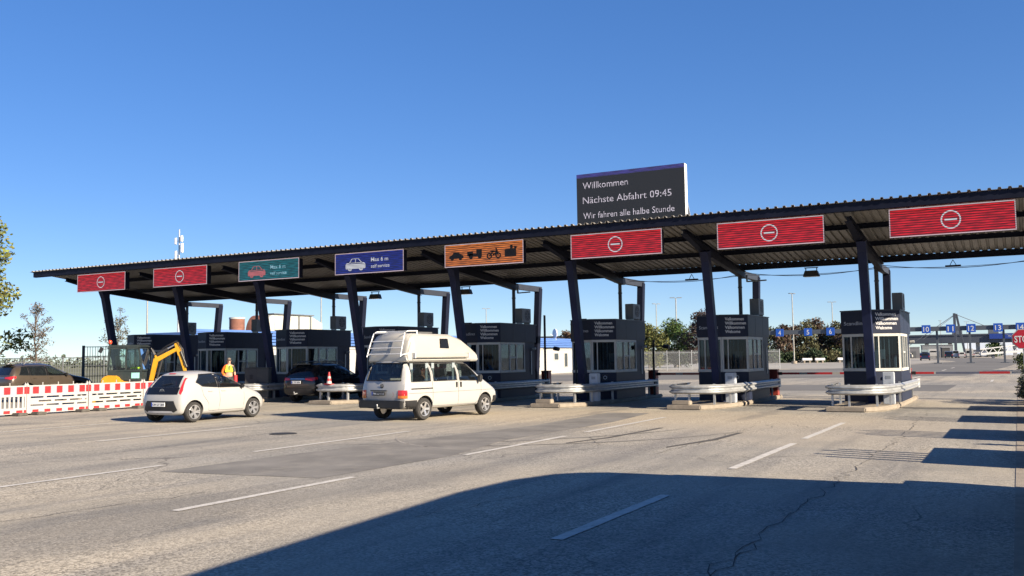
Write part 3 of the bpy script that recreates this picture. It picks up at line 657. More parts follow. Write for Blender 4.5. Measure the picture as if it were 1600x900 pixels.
# ---- barrier machines with booms
def barrier(k, arm):
    t = thing('lane_barrier', '', 'lane barrier', (0, 0, 0), 0, 'red lane barriers behind the booths')
    b = MB(); b.bb((-.17, -.17, 0), (.17, .17, .98)); b.bb((-.19, -.19, .981), (.19, .19, 1.03)); b.build('machine', pm('barrier cabinet orange red', (.24, .028, .016), .5, 0, .15, 3, dirt=.3), t, bevel=.015)
    if arm:
        cols = [signred, signwhite, pm('boom navy', (.10, .11, .16), .5), signred, signwhite] if k == 0 else [signred, signwhite, signred, signwhite, signred]  # rightmost boom has a dark navy middle band
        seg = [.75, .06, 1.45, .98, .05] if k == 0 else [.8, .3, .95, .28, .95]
        x = .2
        for c_, s_ in zip(cols, seg):
            b = MB(); b.bb((x, -.03, .82), (x + s_, .03, .90)); b.build('boom_segment', c_, t); x += s_
        b = MB(); b.bb((.13, -.05, .80), (.33, .0, .92)); b.build('boom_clamp', black, t)
    return t
for k, xc in enumerate(ISL[:5]):
    o = barrier(k, k < 3)
    place(o, ['red and white boom barrier lowered across the rightmost lane', 'red boom barrier between the two rightmost booths', 'dark red boom barrier right of the centre right booth', 'red barrier cabinet behind the booth right of the camper van', 'red barrier cabinet behind the booth hidden by the camper van'][k], (xc + (.70 if k else .55), 38.2, .15))
# ---- signal heads and sensor posts beside the booths
for k in (2, 3):
    t = thing('traffic_light', 'black signal head between column and booth, ' + ('centre right booth' if k == 2 else 'right of the camper van'), 'traffic light', (ISL[k] - .42, 32.75, .15))
    b = MB(); b.cyl((0, 0, 0), (0, 0, 3.1), .035, 10); b.build('post', black, t)
    b = MB(); b.bb((-.13, -.17, 2.2), (.13, .05, 3.0)); b.build('head', black, t, bevel=.02)
    for j in range(3): b = MB(); b.cyl((0, -.171, 2.34 + j * .26), (0, -.24, 2.34 + j * .26), .10, 14); b.build('visor', black, t)
    b = MB(); b.bar((0, 0, 3.05), (.45, .05, 3.05), .05); b.build('arm', black, t)
    t = thing('sensor_post', 'thin black sensor post behind the ' + ('centre right booth' if k == 2 else 'booth right of the camper van'), 'sensor post', (ISL[k] + .95, 37.6, .15))
    hh = 2.3 if k == 2 else 3.5
    b = MB(); b.cyl((0, 0, 0), (0, 0, hh), .05, 10); b.build('post', black, t)
    b = MB(); b.bb((-.05, -.06, 2.0), (.5, .06, 2.06)); b.cyl((.45, 0, 2.02), (.70, -.05, 1.98), .09, 12); b.build('sensor', black, t)
# ---- lamps under the roof
def flood():
    t = thing('floodlight', '', 'floodlight', (0, 0, 0), 0, 'floodlights hung under the canopy')
    b = MB(); b.prism_y([(-.30, -.30), (.30, -.30), (.22, -.08), (-.22, -.08)], -.14, .14); b.build('housing', black, t, bevel=.01)
    b = MB(); b.bb((-.26, -.12, -.309), (.26, .12, -.301)); b.build('glass', pm('unlit lamp glass', (.25, .27, .28), .2), t)
    b = MB(); b.bar((-.2, 0, -.1), (-.2, 0, .02), .03); b.bar((.2, 0, -.1), (.2, 0, .02), .03); b.bb((-.25, -.03, .02), (.25, .03, .05)); b.build('bracket', navydk, t); return t
f0 = flood()
for i, (x, lab) in enumerate(((-6.75, 'black floodlight under the canopy rear, right of the booth with the sunlit sill'), (-21.95, 'black floodlight under the canopy rear, above the camper van roof'), (-27.0, 'black floodlight under the canopy rear, right of the blue sign column'))):
    o = f0 if i == 0 else copy_tree(f0); place(o, lab, (x, 36.5, 4.98))
def strip():
    t = thing('strip_light', '', 'strip light', (0, 0, 0), 0, 'strip lights under the canopy')
    b = MB(); b.bb((-.25, -.08, -.24), (.25, .08, -.19)); b.build('housing', navydk, t)
    b = MB(); b.bar((-.1, 0, -.19), (.0, 0, .0), .02); b.bar((.1, 0, -.19), (0, 0, 0), .02); b.build('hanger', navydk, t); return t
s0 = strip()
for i, (x, lab) in enumerate(((-1.9, 'thin strip light under the rear eave near the right picture edge'), (-11.4, 'thin strip light under the rear eave left of the dangling camera'))):
    o = s0 if i == 0 else copy_tree(s0); place(o, lab, (x, 36.5, 5.02))
t = thing('camera', 'black tube camera hanging under the canopy between the centre right columns', 'camera', (-10.7, 36.5, 4.95))
b = MB(); b.bar((0, 0, .1), (0, 0, -.1), .03); b.build('arm', black, t); b = MB(); b.cyl((.1, -.05, -.05), (-.12, .05, -.32), .07, 12); b.build('body', black, t)
for k in (1, 3):
    b = MB(); b.bar((0, 0, 0), (.85, -.5, -.02), .07, .05); b.bar((0, 0, 0), (0, 0, .26), .06); o = b.build('lamp_arm', pm('lamp arm grey', (.16, .18, .20), .4), None); o.location = (ISL[k] + .15, 36.6, 4.62)
    tag(o, 'grey angled bracket arm hung at the rafter end of the ' + ORD[k] + ' booth', 'bracket arm', 'bracket arms under the canopy')

# ---------------------------------------------------------------- vehicles
def loft(st):
    """st: stations of 7 levels (y,z,w): bottom centre, bottom edge, sill, mid, belt, rail, roof centre"""
    vs = []; fs = []; ring = []
    for S_ in st:
        r_ = []
        for j, (y, z, w_) in enumerate(S_):
            vs.append((w_, y, z)); r_.append(len(vs) - 1)
        for j in range(5, 0, -1):
            y, z, w_ = S_[j]; vs.append((-w_, y, z)); r_.append(len(vs) - 1)
        ring.append(r_)
    n = 12
    for a, b in zip(ring[:-1], ring[1:]):
        for j in range(n): fs.append((a[j], b[j], b[(j + 1) % n], a[(j + 1) % n]))
    for r_, flip in ((ring[0], 0), (ring[-1], 1)):
        q = [(r_[11], r_[0], r_[1])] + [(r_[12 - j], r_[j], r_[j + 1], r_[11 - j]) for j in range(1, 5)] + [(r_[7], r_[5], r_[6])]
        for f in q: fs.append(f[::-1] if flip else f)
    me = bpy.data.meshes.new('loft'); me.from_pydata(vs, [], fs)
    bm = bmesh.new(); bm.from_mesh(me); bmesh.ops.recalc_face_normals(bm, faces=bm.faces); bm.to_mesh(me); bm.free(); return me
def st(ys, zs, ws): return list(zip(ys, zs, ws))
class Body:
    def __init__(s, stations, sub=2):
        s.base = evaluated(loft(stations), [('SUBSURF', dict(levels=sub, render_levels=sub))])
        bm = bmesh.new(); bm.from_mesh(s.base); s.bvh = BVHTree.FromBMesh(bm); bm.free()
    def hit(s, p, d):
        h = s.bvh.ray_cast(Vector(p), Vector(d)); return h[0]
    def pt(s, q, face):
        """a point of the outline (2D) brought onto the body: faces right, left, rear, front, top"""
        if face == 'right': o, d = (3, q[0], q[1]), (-1, 0, 0)
        elif face == 'left': o, d = (-3, q[0], q[1]), (1, 0, 0)
        elif face == 'rear': o, d = (q[0], -3, q[1]), (0, 1, 0)
        elif face == 'front': o, d = (q[0], 9, q[1]), (0, -1, 0)
        h = s.hit(o, d)
        return h, Vector(d)
    def decal(s, mb, poly, face, off=0.004, cuts=4):
        bm = bmesh.new(); vs = [bm.verts.new((p[0], p[1], 0)) for p in poly]; f = bm.faces.new(vs)
        bmesh.ops.triangulate(bm, faces=[f])
        for _ in range(cuts):
            es = [e for e in bm.edges if e.calc_length() > 0.09]
            if not es: break
            bmesh.ops.subdivide_edges(bm, edges=es, cuts=1); bmesh.ops.triangulate(bm, faces=bm.faces[:])
        bm.verts.index_update(); P = []; last = None
        for v in bm.verts:
            h, d = s.pt((v.co.x, v.co.y), face)
            P.append((h - d * off) if h else None)
        good = [p for p in P if p is not None]
        P = [p if p is not None else good[0] for p in P]
        ok = [(tuple(v.index for v in f.verts)) for f in bm.faces]
        mb.add(P, ok); bm.free(); return mb
    def line(s, mb, pts, face, r=0.007, off=0.0, n=5, closed=False):
        Q = []
        pp = list(pts) + ([pts[0]] if closed else [])
        for a, b in zip(pp[:-1], pp[1:]):
            k = max(1, int(math.dist(a, b) / 0.12))
            for i in range(k): Q.append((a[0] + (b[0] - a[0]) * i / k, a[1] + (b[1] - a[1]) * i / k))
        Q.append(pp[-1]); W = []
        for q in Q:
            h, d = s.pt(q, face)
            if h: W.append(h - d * off)
        if len(W) > 1: mb.tube(W, r, n)
        return mb
    def shell(s, cutters, mat):
        mods = [('SOLIDIFY', dict(thickness=0.035, offset=-1))]
        me = evaluated(s.base, mods)
        objs = []
        for cme in cutters:
            bm = bmesh.new(); bm.from_mesh(cme); bmesh.ops.recalc_face_normals(bm, faces=bm.faces); bm.to_mesh(cme); bm.free()
            o = bpy.data.objects.new('cut', cme); COL.objects.link(o); objs.append(o)
        for o in objs:
            me = evaluated(me, [('BOOLEAN', dict(operation='DIFFERENCE', object=o, solver='EXACT'))])
        for o in objs: bpy.data.objects.remove(o)
        me.materials.clear(); me.materials.append(mat)
        me.polygons.foreach_set('use_smooth', [True] * len(me.polygons)); me.set_sharp_from_angle(angle=R(32)); return me
def cut_x(poly, x0=-2, x1=2): return MB().prism_x(poly, x0, x1).mesh('c', [])
def cut_y(poly, y0, y1): return MB().prism_y(poly, y0, y1).mesh('c', [])
def cut_cyl(y, z, r, x0, x1): return MB().cyl((x0, y, z), (x1, y, z), r, 28).mesh('c', [])
def wheel(parent, x, y, r, wd=0.19, spokes=5, double=False, rimr=None, rimmat=None):
    s = 1 if x > 0 else -1
    w_ = bpy.data.objects.new('wheel', None); COL.objects.link(w_); w_.parent = parent; w_.location = (x, y, r); w_.empty_display_size = .1
    rr = rimr or r * 0.66
    b = MB(); h = wd / 2
    b.lathe([(rr, -h), (r * .93, -h), (r, -h * .7), (r, h * .7), (r * .93, h), (rr, h), (rr - .02, h * .5), (rr - .02, -h * .5), (rr, -h)], 32); b.build('tyre', rubber, w_, 40)
    b = MB(); M = Matrix.Scale(s, 4, (1, 0, 0))
    b.lathe([(rr + .004, h * .96), (rr - .022, h * .92), (rr - .03, -h * .2), (0.0, -h * .2)], 28, M)
    n = spokes
    for i in range(n):
        a = 2 * math.pi * i / n
        for da in ((-.16, .16) if double else (0,)):
            c, sn = math.cos(a + da), math.sin(a + da)
            b.bar((s * h * .62, c * .03, sn * .03), (s * h * .86, c * (rr - .02), sn * (rr - .02)), .05 if double else .075, .03, .035 if double else .06, .03, upv=(1, 0, 0))
    b.cyl((s * h * .3, 0, 0), (s * h * .72, 0, 0), .055, 14)
    b.build('rim', rimmat or alloy, w_, 30)
    b = MB(); b.cyl((-s * .02, 0, 0), (-s * .01, 0, 0), rr - .035, 24); b.build('brake_disc', pm('brake dark', (.03, .03, .03), .7), w_)
    return w_
def plate(parent, c, txt, dark=False, wd=.52):
    b = MB(); b.bb((c[0] - wd / 2, c[1] - .012, c[2] - .057), (c[0] + wd / 2, c[1], c[2] + .057)); p = b.build('number_plate', black if dark else plate_w, parent)
    b = MB(); text(b, txt, (c[0] - wd / 2 + .06, c[1] - .015, c[2] - .032), (1, 0, 0), .085, wd - .08, .012); b.build('plate_lettering', plate_w if dark else plate_b, p)
    b = MB(); b.bb((c[0] - wd / 2 + .002, c[1] - .014, c[2] - .054), (c[0] - wd / 2 + .045, c[1] - .0125, c[2] + .054)); b.build('country_band', plate_eu, p)
def seats(parent, rows, z=.35, hgt=.95, mat=None):
    for (y, xs) in rows:
        for x in xs:
            b = MB(); b.bb((x - .24, y, z), (x + .24, y + .5, z + .2)); b.bar((x, y + .02, z + .15), (x, y - .12, z + hgt - .25), .46, .12, .40, .12, upv=(0, 1, 0)); b.bar((x, y - .13, z + hgt - .22), (x, y - .16, z + hgt), .26, .09, upv=(0, 1, 0))
            b.build('seat', mat or interior, parent, bevel=.03)
def pane(B, parent, poly, face, g, name='side_window', trim=.014):
    b = MB(); B.decal(b, poly, face, -.012); o = b.build(name, g, parent, 60)
    if trim: b = MB(); B.line(b, poly, face, trim, closed=True); b.build('window_seal', black, o, 60)
    return o

# ---- white hatchback
def hatchback():
    t = thing('hatchback_car', 'white five-door hatchback with black glass tailgate waiting in front of the blue sign lane', 'car')
    W0 = (0, .62, .70, .735, .70, .52, 0)
    sts = [st((.06, .05, .03, .0, .10, .46, .46), (.22, .22, .32, .62, .96, 1.36, 1.43), W0),
           st((.2, .2, .15, .13, .22, .56, .56), (.2, .2, .30, .62, .98, 1.39, 1.46), (0, .68, .775, .80, .755, .56, 0)),
           st((.5, .5, .5, .5, .55, .78, .78), (.18, .18, .28, .62, .975, 1.41, 1.48), (0, .70, .80, .815, .775, .59, 0)),
           st((1.2,) * 7, (.17, .17, .27, .6, .94, 1.42, 1.50), (0, .70, .80, .81, .785, .60, 0)),
           st((1.9, 1.9, 1.9, 1.9, 1.95, 1.92, 1.92), (.17, .17, .27, .6, .92, 1.38, 1.465), (0, .70, .80, .81, .785, .59, 0)),
           st((2.50, 2.50, 2.50, 2.50, 2.60, 2.60, 2.64), (.17, .17, .27, .6, .885, .97, 1.00), (0, .7, .8, .81, .775, .67, 0)),
           st((2.95,) * 7, (.18, .18, .28, .6, .82, .885, .93), (0, .70, .80, .80, .745, .58, 0)),
           st((3.28, 3.28, 3.3, 3.32, 3.28, 3.24, 3.24), (.2, .2, .3, .55, .70, .77, .81), (0, .62, .74, .75, .66, .5, 0)),
           st((3.42, 3.42, 3.45, 3.47, 3.43, 3.40, 3.40), (.22, .22, .3, .48, .60, .65, .67), (0, .50, .60, .60, .52, .4, 0))]
    B = Body(sts)
    wf = [(1.50, .965), (2.46, .95), (2.42, 1.01), (2.02, 1.33), (1.50, 1.37)]; wr = [(.66, 1.13), (.86, 1.01), (1.43, .968), (1.43, 1.37), (.92, 1.355)]
    rg = [(-.545, 1.00), (.545, 1.00), (.45, 1.33), (-.45, 1.33)]; ws = [(-.56, 1.04), (.56, 1.04), (.47, 1.35), (-.47, 1.35)]
    cuts = [cut_x(wf), cut_x(wr), cut_y(rg, -1, .75), cut_y(ws, 1.6, 3)]
    for y in (.53, 2.83):
        for s in (-1, 1): cuts.append(cut_cyl(y, .30, .335, s * .46, s * 1.2))
    link('body', B.shell(cuts, wpaint), t)
    for face in ('right', 'left'):
        pane(B, t, wf, face, wglass); pane(B, t, wr, face, dglass)
    pane(B, t, rg, 'rear', dglass, 'rear_window', 0); pane(B, t, ws, 'front', wglass, 'windscreen', 0)
    for face, s in (('right', 1), ('left', -1)):
        b = MB(); B.decal(b, [(1.425, .955), (1.505, .955), (1.505, 1.378), (1.425, 1.378)], face, .004); b.build('door_pillar', blackg, t, 60)
        b = MB(); B.line(b, [(1.46, .95), (1.48, .6), (1.44, .30), (1.2, .29)], face, .006); B.line(b, [(.80, 1.02), (.86, .75), (1.04, .52), (1.06, .32)], face, .006); B.line(b, [(2.44, .93), (2.44, .6), (2.40, .3)], face, .006); B.line(b, [(1.06, .30), (2.4, .29)], face, .006)
        b.build('door_seam', pm('panel gap', (.10, .10, .10), .8), t)
        for y in (1.12, 1.62):
            b = MB(); h, d = B.pt((y, .86), face); b.box(h - d * .012, (.03, .16, .03)); b.build('door_handle', wpaint, t, bevel=.008)
        b = MB(); h, d = B.pt((2.34, .98), face); b.box(h - d * .10, (.17, .09, .12)); b.build('wing_mirror', black, t, bevel=.03)
        lp = [(s * .645, .84), (s * .71, .80), (s * .715, .92), (s * .65, 1.10), (s * .555, 1.32), (s * .525, 1.32), (s * .60, 1.08)]
        b = MB(); B.decal(b, lp, 'rear', .012); b.build('tail_light', redlamp, t, 60)
        b = MB(); B.decal(b, [(3.1, .66), (3.34, .60), (3.30, .70), (2.98, .80)], face, .006); b.build('headlight', clear_lamp, t, 60)
    b = MB(); B.decal(b, [(-.60, .80), (.60, .80), (.60, 1.0), (-.60, 1.0)], 'rear', .006); b.build('tailgate_panel', blackg, t, 60)
    b = MB(); B.decal(b, [(-.52, .62), (.52, .62), (.64, .36), (.44, .27), (-.44, .27), (-.64, .36)], 'rear', .012); b.build('bumper_insert', black, t, 60)
    b = MB(); B.decal(b, [(-.44, .335), (.44, .335), (.52, .275), (-.52, .275)], 'rear', .02); b.build('diffuser_trim', pm('silver trim', (.55, .55, .56), .35, .4), t)
    plate(t, (0, -.03, .52), 'OH LY 204')
    b = MB(); h, d = B.pt((0, .90), 'rear'); M = Matrix.Translation(h + Vector((0, -.014, 0)))
    for (c, r_, sx, sz) in (((0, 0), .075, 1.15, .8), ((0, .012), .075, .42, .62), ((0, .03), .075, .75, .34)):
        vs, fs = ring2((0, 0), r_ - .011, r_, 24); b.add([(v[0] * sx, 0, v[1] * sz + c[1]) for v in vs], fs, M)
    b.build('badge', pm('chrome badge', (.7, .7, .7), .2, .9), t)
    b = MB(); B.decal(b, [(-.13, 1.375), (.13, 1.375), (.13, 1.40), (-.13, 1.40)], 'rear', .01); b.build('brake_light', redlamp, t)
    b = MB(); h, d = B.pt((-.1, 1.06), 'rear'); h2, _ = B.pt((.25, 1.12), 'rear'); b.tube([h - d * .02, h2 - d * .02], .010, 5); b.build('rear_wiper', black, t)
    for x in (-.72, .72):
        for y in (.53, 2.83): wheel(t, x, y, .29, .17, 5, True, rimr=.205)
    b = MB(); b.bb((-.68, .25, .2), (.68, 3.2, .30)); b.bb((-.62, 2.15, .5), (.62, 2.4, .9)); b.bb((-.6, .42, .3), (.6, .55, .9)); b.build('cabin_floor', interior, t)
    seats(t, [(1.35, (-.34, .34)), (.75, (-.34, .34))], .32, .90)
    b = MB(); b.tube([(-.34 + .17 * math.cos(a), 1.98, .82 + .17 * math.sin(a)) for a in [i * .524 for i in range(13)]], .015, 6); b.build('steering_wheel', black, t)
    return t
hb = hatchback()
hb.location = (-22.36, 19.62, 0.012); hb.rotation_euler = (0, 0, R(1.5)); hb.scale = (1.04, 1.09, 1.03)

# ---- white camper van
def camper():
    t = thing('camper_van', 'white camper van with raised cream roof and roof rack driving towards the orange sign lane', 'camper van')
    Z = (.30, .30, .38, .75, 1.10, 1.76, 1.90)
    sts = [st((.10, .08, .05, .0, .04, .25, .30), (.36, .36, .44, .75, 1.10, 1.72, 1.83), (0, .74, .83, .87, .85, .72, 0)),
           st((.22, .2, .16, .12, .16, .34, .40), (.33, .33, .41, .75, 1.10, 1.76, 1.88), (0, .78, .885, .915, .895, .765, 0)),
           st((.8, .8, .8, .8, .8, .8, .8), Z, (0, .80, .90, .925, .91, .79, 0)),
           st((2.0,) * 7, Z, (0, .80, .90, .925, .91, .79, 0)),
           st((3.0, 3.0, 3.0, 3.0, 3.0, 2.95, 2.95), Z, (0, .80, .90, .925, .91, .785, 0)),
           st((3.3, 3.3, 3.3, 3.3, 3.35, 3.15, 3.15), (.3, .3, .38, .75, 1.09, 1.70, 1.84), (0, .80, .90, .925, .905, .76, 0)),
           st((3.85, 3.85, 3.85, 3.85, 3.95, 3.90, 3.95), (.3, .3, .38, .74, 1.03, 1.13, 1.17), (0, .8, .89, .92, .87, .74, 0)),
           st((4.35, 4.35, 4.35, 4.38, 4.36, 4.30, 4.30), (.32, .32, .40, .70, .88, .95, .98), (0, .74, .85, .87, .80, .64, 0)),
           st((4.62, 4.62, 4.64, 4.68, 4.63, 4.56, 4.56), (.36, .36, .42, .60, .74, .80, .83), (0, .64, .76, .78, .70, .56, 0))]
    B = Body(sts)
    w1 = [(.34, 1.14), (1.19, 1.14), (1.19, 1.66), (.42, 1.66)]; w2 = [(1.31, 1.14), (2.40, 1.14), (2.40, 1.66), (1.31, 1.66)]; w3 = [(2.52, 1.13), (3.56, 1.10), (3.50, 1.20), (3.06, 1.64), (2.52, 1.66)]
    rg = [(-.69, 1.18), (.69, 1.18), (.62, 1.69), (-.62, 1.69)]; ws = [(-.68, 1.20), (.68, 1.20), (.62, 1.66), (-.62, 1.66)]
    cuts = [cut_x(w1), cut_x(w2), cut_x(w3), cut_y(rg, -1, .7), cut_y(ws, 3.05, 5)]
    for y in (.90, 3.80):
        for s in (-1, 1): cuts.append(cut_cyl(y, .34, .385, s * .5, s * 1.3))
    link('body', B.shell(cuts, wpaint), t)
    for face in ('right', 'left'):
        pane(B, t, w1, face, wglass); pane(B, t, w2, face, wglass); pane(B, t, w3, face, wglass, 'door_window')
    pane(B, t, rg, 'rear', wglass, 'rear_window', .02); pane(B, t, ws, 'front', wglass, 'windscreen', 0)
    gap = pm('panel gap', (.10, .10, .10), .8)
    for face, s in (('right', 1), ('left', -1)):
        b = MB(); B.line(b, [(1.25, 1.70), (1.25, 1.1), (1.26, .42)], face, .008); B.line(b, [(2.45, 1.72), (2.45, .40)], face, .008); B.line(b, [(3.60, 1.08), (3.58, .75), (3.42, .45), (3.30, .38)], face, .008); B.line(b, [(1.28, .40), (3.35, .38)], face, .006); B.line(b, [(.2, .80), (4.3, .80)], face, .006)
        b.build('door_seam', gap, t)
        if s > 0:
            b = MB(); B.line(b, [(.32, .93), (1.24, .93)], face, .018, .004); b.build('sliding_rail', black, t)
        for y in (2.36, 2.56):
            b = MB(); h, d = B.pt((y, 1.0), face); b.box(h - d * .014, (.04, .06, .17)); b.build('door_handle', black, t, bevel=.012)
        b = MB(); h, d = B.pt((3.42, 1.17), face); b.box(h - d * .13, (.17, .10, .23)); b.build('wing_mirror', pm('mirror black', (.05, .05, .05), .4), t, bevel=.03)
        b = MB(); B.decal(b, [(.02, .36), (.55, .36), (.55, .60), (.02, .60)], face, .018); b.build('corner_bumper', black, t, 60)
        b = MB(); B.decal(b, [(s * .64, .66), (s * .88, .66), (s * .88, .90), (s * .64, .90)], 'rear', .012); B.decal(b, [(.03, .66), (.16, .66), (.16, .90), (.03, .90)], face, .010); tl = b.build('tail_light', redlamp, t, 60)
        b = MB(); B.decal(b, [(s * .64, .665), (s * .88, .665), (s * .88, .74), (s * .64, .74)], 'rear', .018); B.decal(b, [(.03, .665), (.16, .665), (.16, .74), (.03, .74)], face, .016); b.build('turn_signal', orlamp, tl, 60)
        b = MB(); B.decal(b, [(s * .72, .52), (s * .80, .52), (s * .80, .60), (s * .72, .60)], 'rear', .10); b.build('fog_lamp', redlamp, t)
        b = MB(); B.decal(b, [(4.32, .68), (4.6, .66), (4.56, .80), (4.34, .84)], face, .008); b.build('headlight', clear_lamp, t, 60)
        b = MB(); B.decal(b, [(4.25, .40), (4.66, .40), (4.66, .58), (4.25, .60)], face, .025); b.build('front_bumper', black, t, 60)
    b = MB(); b.bb((-.86, -.09, .37), (.86, .06, .60)); b.build('rear_bumper', black, t, bevel=.03)
    plate(t, (-.10, -.018, .80), 'PM LU 112', True)
    b = MB(); b.bb((-.42, -.02, .87), (.22, .005, .90)); b.build('tailgate_grip', black, t)
    b = MB(); h, d = B.pt((0, 1.02), 'rear'); M = Matrix.Translation(h + Vector((0, -.012, 0)))
    vs, fs = ring2((0, 0), .058, .070, 24); b.add([(v[0], 0, v[1]) for v in vs], fs, M)
    for a, c in (((-.035, .05), (0, .0)), ((0, .0), (.035, .05)), ((-.05, .02), (-.025, -.05)), ((-.025, -.05), (0, -.005)), ((0, -.005), (.025, -.05)), ((.025, -.05), (.05, .02))):
        b.bar(h + Vector((a[0], -.012, a[1])), h + Vector((c[0], -.012, c[1])), .012, .006, upv=(0, 1, 0))
    b.build('badge', black, t)
    b = MB(); h, d = B.pt((.05, 1.17), 'rear'); h2, _ = B.pt((-.12, 1.24), 'rear'); b.tube([h - d * .03, h2 - d * .03], .014, 5); b.build('rear_wiper', black, t)
    b = MB(); b.tube([(0, .02, .40), (0, -.16, .38), (0, -.17, .46)], .022, 8); b.sphere((0, -.17, .47), .03, 10, 6); b.build('tow_ball', galv, t, 40)
    for x in (-.80, .80):
        for y in (.90, 3.80): wheel(t, x, y, .325, .205, 5, rimr=.215)
    b = MB(); b.bb((-.78, .3, .34), (.78, 4.1, .44)); b.bb((-.74, 3.35, .7), (.74, 3.75, 1.12)); b.build('cabin_floor', interior, t)
    seats(t, [(2.45, (-.42, .42)), (1.35, (-.42, .35))], .52, 1.0, pm('grey seat cloth', (.16, .17, .19), .9))
    b = MB()
    for (y0, x0) in ((.42, .76), (1.10, .76), (1.36, .765), (2.33, .765)):
        for s in (-1, 1):
            for i in range(4): b.bb((s * x0 - .012, y0 + i * .03 - .012, 1.12), (s * x0 + .012, y0 + i * .03 + .012, 1.68))
    b.build('curtain', pm('pale curtain', (.26, .30, .31), .9, 0, .1), t)
    b = MB(); b.bb((-.72, .6, .45), (-.2, 1.15, 1.30)); b.build('cupboard', pm('camper cupboard', (.33, .30, .25), .7), t)
    # raised roof
    prof = [(.20, 1.70), (.27, 1.95), (.42, 2.40), (.48, 2.53), (.66, 2.585), (2.3, 2.57), (2.85, 2.43), (3.3, 2.18), (3.58, 1.98), (3.62, 1.70)]
    vs = []; fs = []
    n = len(prof)
    rows = []
    for (y, z) in prof[1:-1]:
        w1_ = .805; zb = 1.72; f = (z - zb)
        rows.append([(-w1_, y if 0 else max(.24, min(3.52, y)), zb), (-w1_ - .0, y, zb + f * .25), (-w1_ + .05, y, zb + f * .82), (-w1_ + .15, y, zb + f * .98), (0, y, z + .02), (w1_ - .15, y, zb + f * .98), (w1_ - .05, y, zb + f * .82), (w1_, y, zb + f * .25), (w1_, y, zb)])
    for r_ in rows: vs += r_
    k = 9
    for i in range(len(rows) - 1):
        for j in range(k - 1): fs.append((i * k + j, i * k + j + 1, (i + 1) * k + j + 1, (i + 1) * k + j))
        fs.append((i * k + 8, i * k, (i + 1) * k, (i + 1) * k + 8))
    fs += [tuple(range(k - 1, -1, -1)), tuple(range((len(rows) - 1) * k, len(rows) * k))]
    b = MB(); b.add(vs, fs); me = b.mesh('high_roof', cream)
    bm = bmesh.new(); bm.from_mesh(me); bmesh.ops.recalc_face_normals(bm, faces=bm.faces)
    bmesh.ops.bevel(bm, geom=[e for e in bm.edges if len(e.link_faces) == 2 and e.calc_face_angle(0) > .3], offset=.035, segments=3, affect='EDGES'); bm.to_mesh(me); bm.free()
    me.polygons.foreach_set('use_smooth', [True] * len(me.polygons)); me.set_sharp_from_angle(angle=R(50)); hr = link('high_roof', me, t)
    b = MB(); b.bb((-.81, .36, 1.745), (.81, 3.2, 1.765)); b.build('roof_seam', pm('roof seal grey', (.12, .12, .115), .6), t)
    b = MB(); Mx = Matrix.Translation((.768, 1.95, 2.27)) @ Matrix.Rotation(R(-5.5), 4, 'Y')
    b.prism_x([(-.22, -.14), (.20, -.15), (.16, .15), (-.20, .15)], -.012, .03, Mx); b.build('roof_window', dglass if 0 else blackg, t, bevel=.01)
    b = MB(); b.bb((.80, .50, 1.84), (.92, 2.95, 1.97)); b.build('awning_case', cream, t, bevel=.02)
    b = MB(); b.bb((.79, .47, 1.83), (.93, .50, 1.98)); b.bb((.79, 2.95, 1.83), (.93, 2.98, 1.98)); b.build('awning_end_cap', pm('awning cap', (.5, .5, .48), .5), t)
    b = MB()
    rk = pm('rack white tube', (.68, .68, .66), .4, 0, .05)
    for s in (-1, 1):
        b.tube([(s * .68, .10, 1.88), (s * .66, .20, 2.20), (s * .63, .34, 2.58), (s * .63, .46, 2.64), (s * .62, .9, 2.65)], .017, 8)
        b.tube([(s * .68, .12, 1.93), (s * .79, .38, 1.98)], .018, 6); b.tube([(s * .62, .88, 2.65), (s * .62, .88, 2.5)], .02, 6)
    for (y, z) in ((.12, 1.96), (.18, 2.14), (.25, 2.34), (.35, 2.59), (.86, 2.65)):
        xx = .68 - (z - 1.9) * .075; b.tube([(-xx, y, z), (xx, y, z)], .014, 8)
    b.build('roof_rack', rk, t, 50)
    b = MB(); b.bb((-.45, 1.1, 2.575), (.45, 1.8, 2.63)); b.build('roof_hatch', pm('smoked hatch', (.10, .10, .10), .3), t, bevel=.02)
    return t
cv = camper()
cv.location = (-16.3, 22.3, 0.012); cv.rotation_euler = (0, 0, R(-7.5)); cv.scale = (.98, 1.0, .98)

